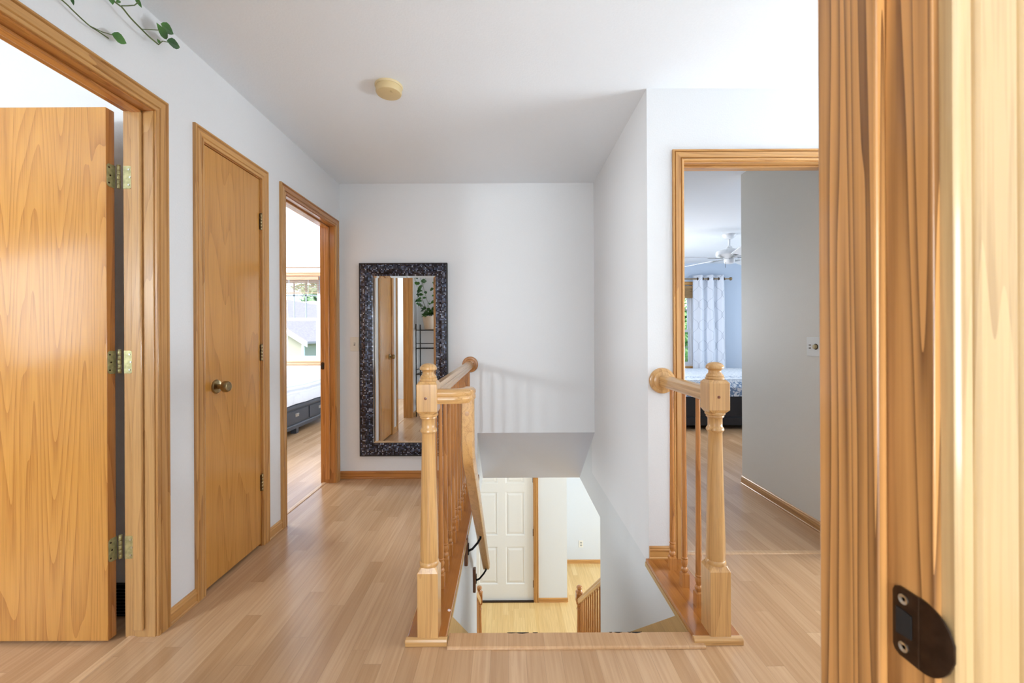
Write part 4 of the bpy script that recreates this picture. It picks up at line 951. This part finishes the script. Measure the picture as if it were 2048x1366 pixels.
STEM = plain('vine_stem', (96, 112, 60), 0.5, var=0.2)
HEART = [(0, 0), (0.10, 0.20), (0.30, 0.36), (0.52, 0.34), (0.76, 0.20), (1.0, 0.0)]
def leaf(mb, base, d, n, L_, w_=1.0, curl=0.10):
    d = Vector(d).normalized(); n = Vector(n); n = (n-d*n.dot(d)).normalized(); s_ = d.cross(n)
    base = Vector(base)
    P = lambda t, q: base + d*(t*L_ - (0.10*L_ if (t < 0.05 and q) else 0)) + s_*(q*L_*w_) - n*(curl*L_*t*t) + n*(abs(q)*L_*0.22)
    mid = [mb.bm.verts.new(P(t, 0)) for t, _ in HEART]
    for sg in (1, -1):
        ed = [mid[0]]+[mb.bm.verts.new(P(t, sg*q)) for t, q in HEART[1:-1]]+[mid[-1]]
        for i in range(len(HEART)-1):
            vs = [mid[i], mid[i+1]]
            if ed[i+1] is not mid[i+1]: vs.append(ed[i+1])
            if ed[i] is not mid[i]: vs.append(ed[i])
            if len(vs) > 2: mb.bm.faces.new(vs)
def vine(pts, leaves, r=0.0022):
    # smooth through points
    pts = [Vector(p) for p in pts]; out_ = []
    for i in range(len(pts)-1):
        p0 = pts[max(i-1, 0)]; p1 = pts[i]; p2 = pts[i+1]; p3 = pts[min(i+2, len(pts)-1)]
        for k in range(5):
            t = k/5; out_.append(0.5*((2*p1)+(p2-p0)*t+(2*p0-5*p1+4*p2-p3)*t*t+(3*p1-p0-3*p2+p3)*t**3))
    out_.append(pts[-1])
    return out_
stems, leaves = MB(), MB()
def px(x, y, X):  # wall-hugging vine points measured off the wall
    Y = X*840/(x-1012); return (X, Y, EYE+(677-y)*Y/840)
v1 = [(-1.15, 0.62, 1.47), (-1.28, 0.66, 1.75), (-1.352, 0.78, 2.02), (-1.362, 1.0, 2.17), (-1.362, 1.18, 2.215), px(125, 0, -1.362), px(148, 22, -1.362), px(178, 50, -1.362), px(196, 62, -1.36), px(218, 77, -1.358)]
v2 = [(-1.13, 0.66, 1.47), (-1.24, 0.60, 1.85), (-1.33, 0.75, 2.20), (-1.34, 1.0, 2.30), (-1.34, 1.25, 2.31), px(232, 5, -1.335), px(245, 15, -1.335), px(262, 36, -1.335), px(285, 60, -1.335), px(300, 75, -1.335), px(318, 90, -1.335)]
stems.tube(vine(v1, 0), 0.0021, 6); stems.tube(vine(v2, 0), 0.0026, 6)
stems.tube([px(183, 53, -1.36), px(205, 64, -1.35), px(225, 70, -1.345)], 0.0014, 6)
stems.tube([px(244, 12, -1.335), px(256, 12, -1.325), px(270, 11, -1.32), px(279, 4, -1.31)], 0.0018, 6)
stems.tube([px(285, 59, -1.335), px(300, 60, -1.325), px(320, 61, -1.32)], 0.0014, 6)
stems.tube([px(318, 90, -1.335), px(326, 83, -1.32), px(336, 85, -1.32)], 0.0016, 6)
def leaf_px(a, b, X, Xb=None, w_=0.62):
    A = Vector(px(*a, X)); B = Vector(px(*b, Xb or X)); leaf(leaves, A, B-A, (0.9, -0.55, -0.25), (B-A).length, w_, 0.08)
leaf_px((224, 68), (257, 88), -1.345, w_=0.72)
leaf_px((322, 48), (351, 70), -1.315, w_=0.72)
leaf_px((334, 80), (315, 46), -1.32, w_=0.72)
leaf_px((334, 82), (364, 96), -1.315, w_=0.62)
leaf_px((321, 88), (315, 78), -1.33, w_=0.9)
leaf_px((222, -6), (227, 10), -1.33, w_=1.1)
leaf_px((143, -6), (149, 11), -1.35, w_=0.6)
leaf_px((270, -6), (286, 17), -1.32, w_=0.6)
leaf_px((233, 4), (244, 3), -1.32, w_=0.5)
rnd = random.Random(11)
allv = [vine(v1[:5], 0), vine(v2[:5], 0)]
for k in range(9):
    a = rnd.uniform(0, 2*PI); top = rnd.uniform(1.7, 2.25)
    px_ = min(max(pc[0]+0.22*math.cos(a), -1.34), -1.0); py_ = min(max(pc[1]+0.2*math.sin(a), 0.53), 0.68)
    vv = vine([(pc[0], pc[1], 1.46), ((pc[0]+px_)/2, (pc[1]+py_)/2, 1.60), (px_, py_, (1.5+top)/2), (px_*0.5+pc[0]*0.5, py_, top)], 0)
    stems.tube(vv, 0.002, 5); allv.append(vv)
for vv in allv:
    for p in vv[3::2]:
        if p.y < YC1+0.13 or abs(p.x)/p.y < 1.55: continue
        for _ in range(2):
            a = rnd.uniform(0, 2*PI); d = Vector((math.cos(a), math.sin(a), rnd.uniform(-0.9, 0.1)))
            q_ = p+Vector((rnd.uniform(-.02, .03), rnd.uniform(-.03, .03), 0))
            LL = rnd.uniform(0.05, 0.085)
            if q_.x+d.normalized().x*LL < XL+0.015: d.x = abs(d.x)
            if q_.y+d.normalized().y*LL < YC1+0.015: d.y = abs(d.y)
            leaf(leaves, q_, d, (rnd.uniform(-.4, .6), 0.8, 0.5), LL, 0.95)
for k in range(46):
    a = rnd.uniform(-0.25*PI, 1.25*PI); rr2 = rnd.uniform(0.02, 0.12)
    q_ = Vector((pc[0]+rr2*math.cos(a), pc[1]+rr2*math.sin(a), rnd.uniform(1.48, 1.60)))
    d = Vector((math.cos(a), math.sin(a), rnd.uniform(-0.6, 0.5)))
    leaf(leaves, q_, d, (0, 0.4, 1), rnd.uniform(0.05, 0.075), 0.95)
stems.build('vines', STEM, po, smooth=True)
leaves.build('leaves', LEAF, po)

# ------------------------------------------------------------------ outside
GR = plain('lawn', (132, 150, 96), 0.9, var=0.25, bscale=3)
gd = MB().box(-60, 60, 8.2, 90, -3.4, -3.3).build('lawn', GR, None); tag(gd, 'pale lawn outside the windows', 'ground', kind='structure')
SID = plain('cream_siding', (176, 174, 158), 0.7, var=0.03)
TRM = plain('white_trim', (236, 236, 232), 0.5, var=0.01)
ROOF = plain('grey_shingle', (182, 170, 170), 0.9, var=0.2, bscale=12)
def house(name, label, xc, hw, y0, y1, z0, ze, zp, roof):
    r = thing(name, (xc, y0, z0), label, 'house')
    mb = MB(); mb.prism([(xc-hw, z0), (xc+hw, z0), (xc+hw, ze), (xc, zp), (xc-hw, ze)], lambda u, v, a: (u, a, v), y0, y1); mb.build('wall', SID, r)
    o_ = 0.35; t = 0.12; sl = (zp-ze)/hw
    for s_ in (-1, 1):
        MB().prism([(xc, zp+0.02), (xc+s_*(hw+o_), ze-sl*o_+0.02), (xc+s_*(hw+o_), ze-sl*o_+t), (xc, zp+t)], lambda u, v, a: (u, a, v), y0-0.3, y1+0.3).build('roof', roof, r)
        MB().prism([(xc, zp+0.10), (xc+s_*(hw+o_), ze-sl*o_+0.10), (xc+s_*(hw+o_), ze-sl*o_-0.12), (xc, zp-0.12)], lambda u, v, a: (u, a, v), y0-0.36, y0-0.31).build('rake_board', TRM, r)
    return r
h1 = house('neighbour_house', 'cream gabled neighbour house outside the left bedroom window', -11.9, 3.15, 18, 26, -3.3, 1.10, 3.1, ROOF)
MB().box(-8.76, -8.66, 17.9, 18.0, -3.3, 1.0).build('downspout', TRM, h1)
MB().box(-12.5, -9.9, 17.95, 18.0, -3.3, -0.3).build('garage_door', plain('garage_tan', (206, 200, 184), 0.6), h1)
h2 = thing('neighbour_house', (-20, 33, -3.3), 'pink-roofed house beyond the cream one', 'house')
MB().box(-34, -6, 36, 42, -3.3, 1.8).build('wall', SID, h2)
MB().prism([(34.5, 1.6), (40, 4.6), (45, 1.8)], lambda u, v, a: (a, u, v), -35, -5.5).build('roof', plain('pink_shingle', (214, 198, 192), 0.9, var=0.12, bscale=8), h2)
def tree(name, label, c, R_, n, size, cols, trunk=None, squash=0.8, seed=1):
    r = thing(name, c if trunk is None else (c[0], c[1], -3.3), label, 'tree')
    rnd = random.Random(seed); mb = MB()
    blobs = [(Vector(c)+Vector((rnd.uniform(-1, 1)*R_*0.6, rnd.uniform(-1, 1)*R_*0.6, rnd.uniform(-1, 1)*R_*0.6*squash)), R_*rnd.uniform(0.35, 0.6)) for _ in range(14)]
    for k in range(n):
        bc, br = rnd.choice(blobs); v = Vector((rnd.gauss(0, 1), rnd.gauss(0, 1), rnd.gauss(0, 1))).normalized()
        p = bc+v*br*rnd.uniform(0.6, 1.0); a = Vector((rnd.gauss(0, 1), rnd.gauss(0, 1), rnd.gauss(0, 0.6))).normalized(); b = a.cross(v+Vector((0.01, 0.02, 0))).normalized()
        s_ = size*rnd.uniform(0.6, 1.3)
        vs = [mb.bm.verts.new(p+a*s_*q1+b*s_*0.45*q2) for q1, q2 in ((-1, 0), (-0.2, 1), (1, 0), (-0.2, -1))]
        mb.bm.faces.new(vs)
    m = bpy.data.materials.get(name+'_leaf') or base_mat(name+'_leaf', 0.5, 0, cols[0])
    lb_ = m.node_tree.nodes['Principled BSDF']; tc_ = N(m, 'ShaderNodeTexCoord'); nz_ = N(m, 'ShaderNodeTexNoise'); nz_.inputs['Scale'].default_value = 3.0
    L(m, tc_.outputs['Object'], nz_.inputs['Vector']); L(m, ramp(m, nz_.outputs[0], [(0.4, cols[0]), (0.6, cols[1])]), lb_.inputs['Base Color'])
    lb_.inputs['Transmission Weight'].default_value = 0
    mb.build('foliage', m, r)
    MB().tube([(c[0], c[1], -3.3), (c[0]+0.1, c[1], c[2]-R_*0.3), (c[0], c[1]+0.1, c[2]+R_*0.3)], 0.16, 10, 0.05).build('trunk', plain('bark', (92, 76, 62), 0.9, var=0.4), r, smooth=True)
    return r
tree('garden_tree', 'leafy green tree outside the blue bedroom window', (4.9, 11.6, 0.9), 2.3, 9000, 0.10, [(96, 150, 74), (170, 206, 130)], seed=2)
tree('street_tree', 'pale treetops above the neighbouring roofs', (-19, 50, 5.0), 5.5, 3500, 0.45, [(130, 164, 120), (176, 200, 160)], seed=4)
tree('garden_shrub', 'small shrub in front of the cream neighbour house', (-9.6, 15.0, -0.7), 0.45, 900, 0.06, [(120, 160, 100), (170, 196, 140)], seed=6)
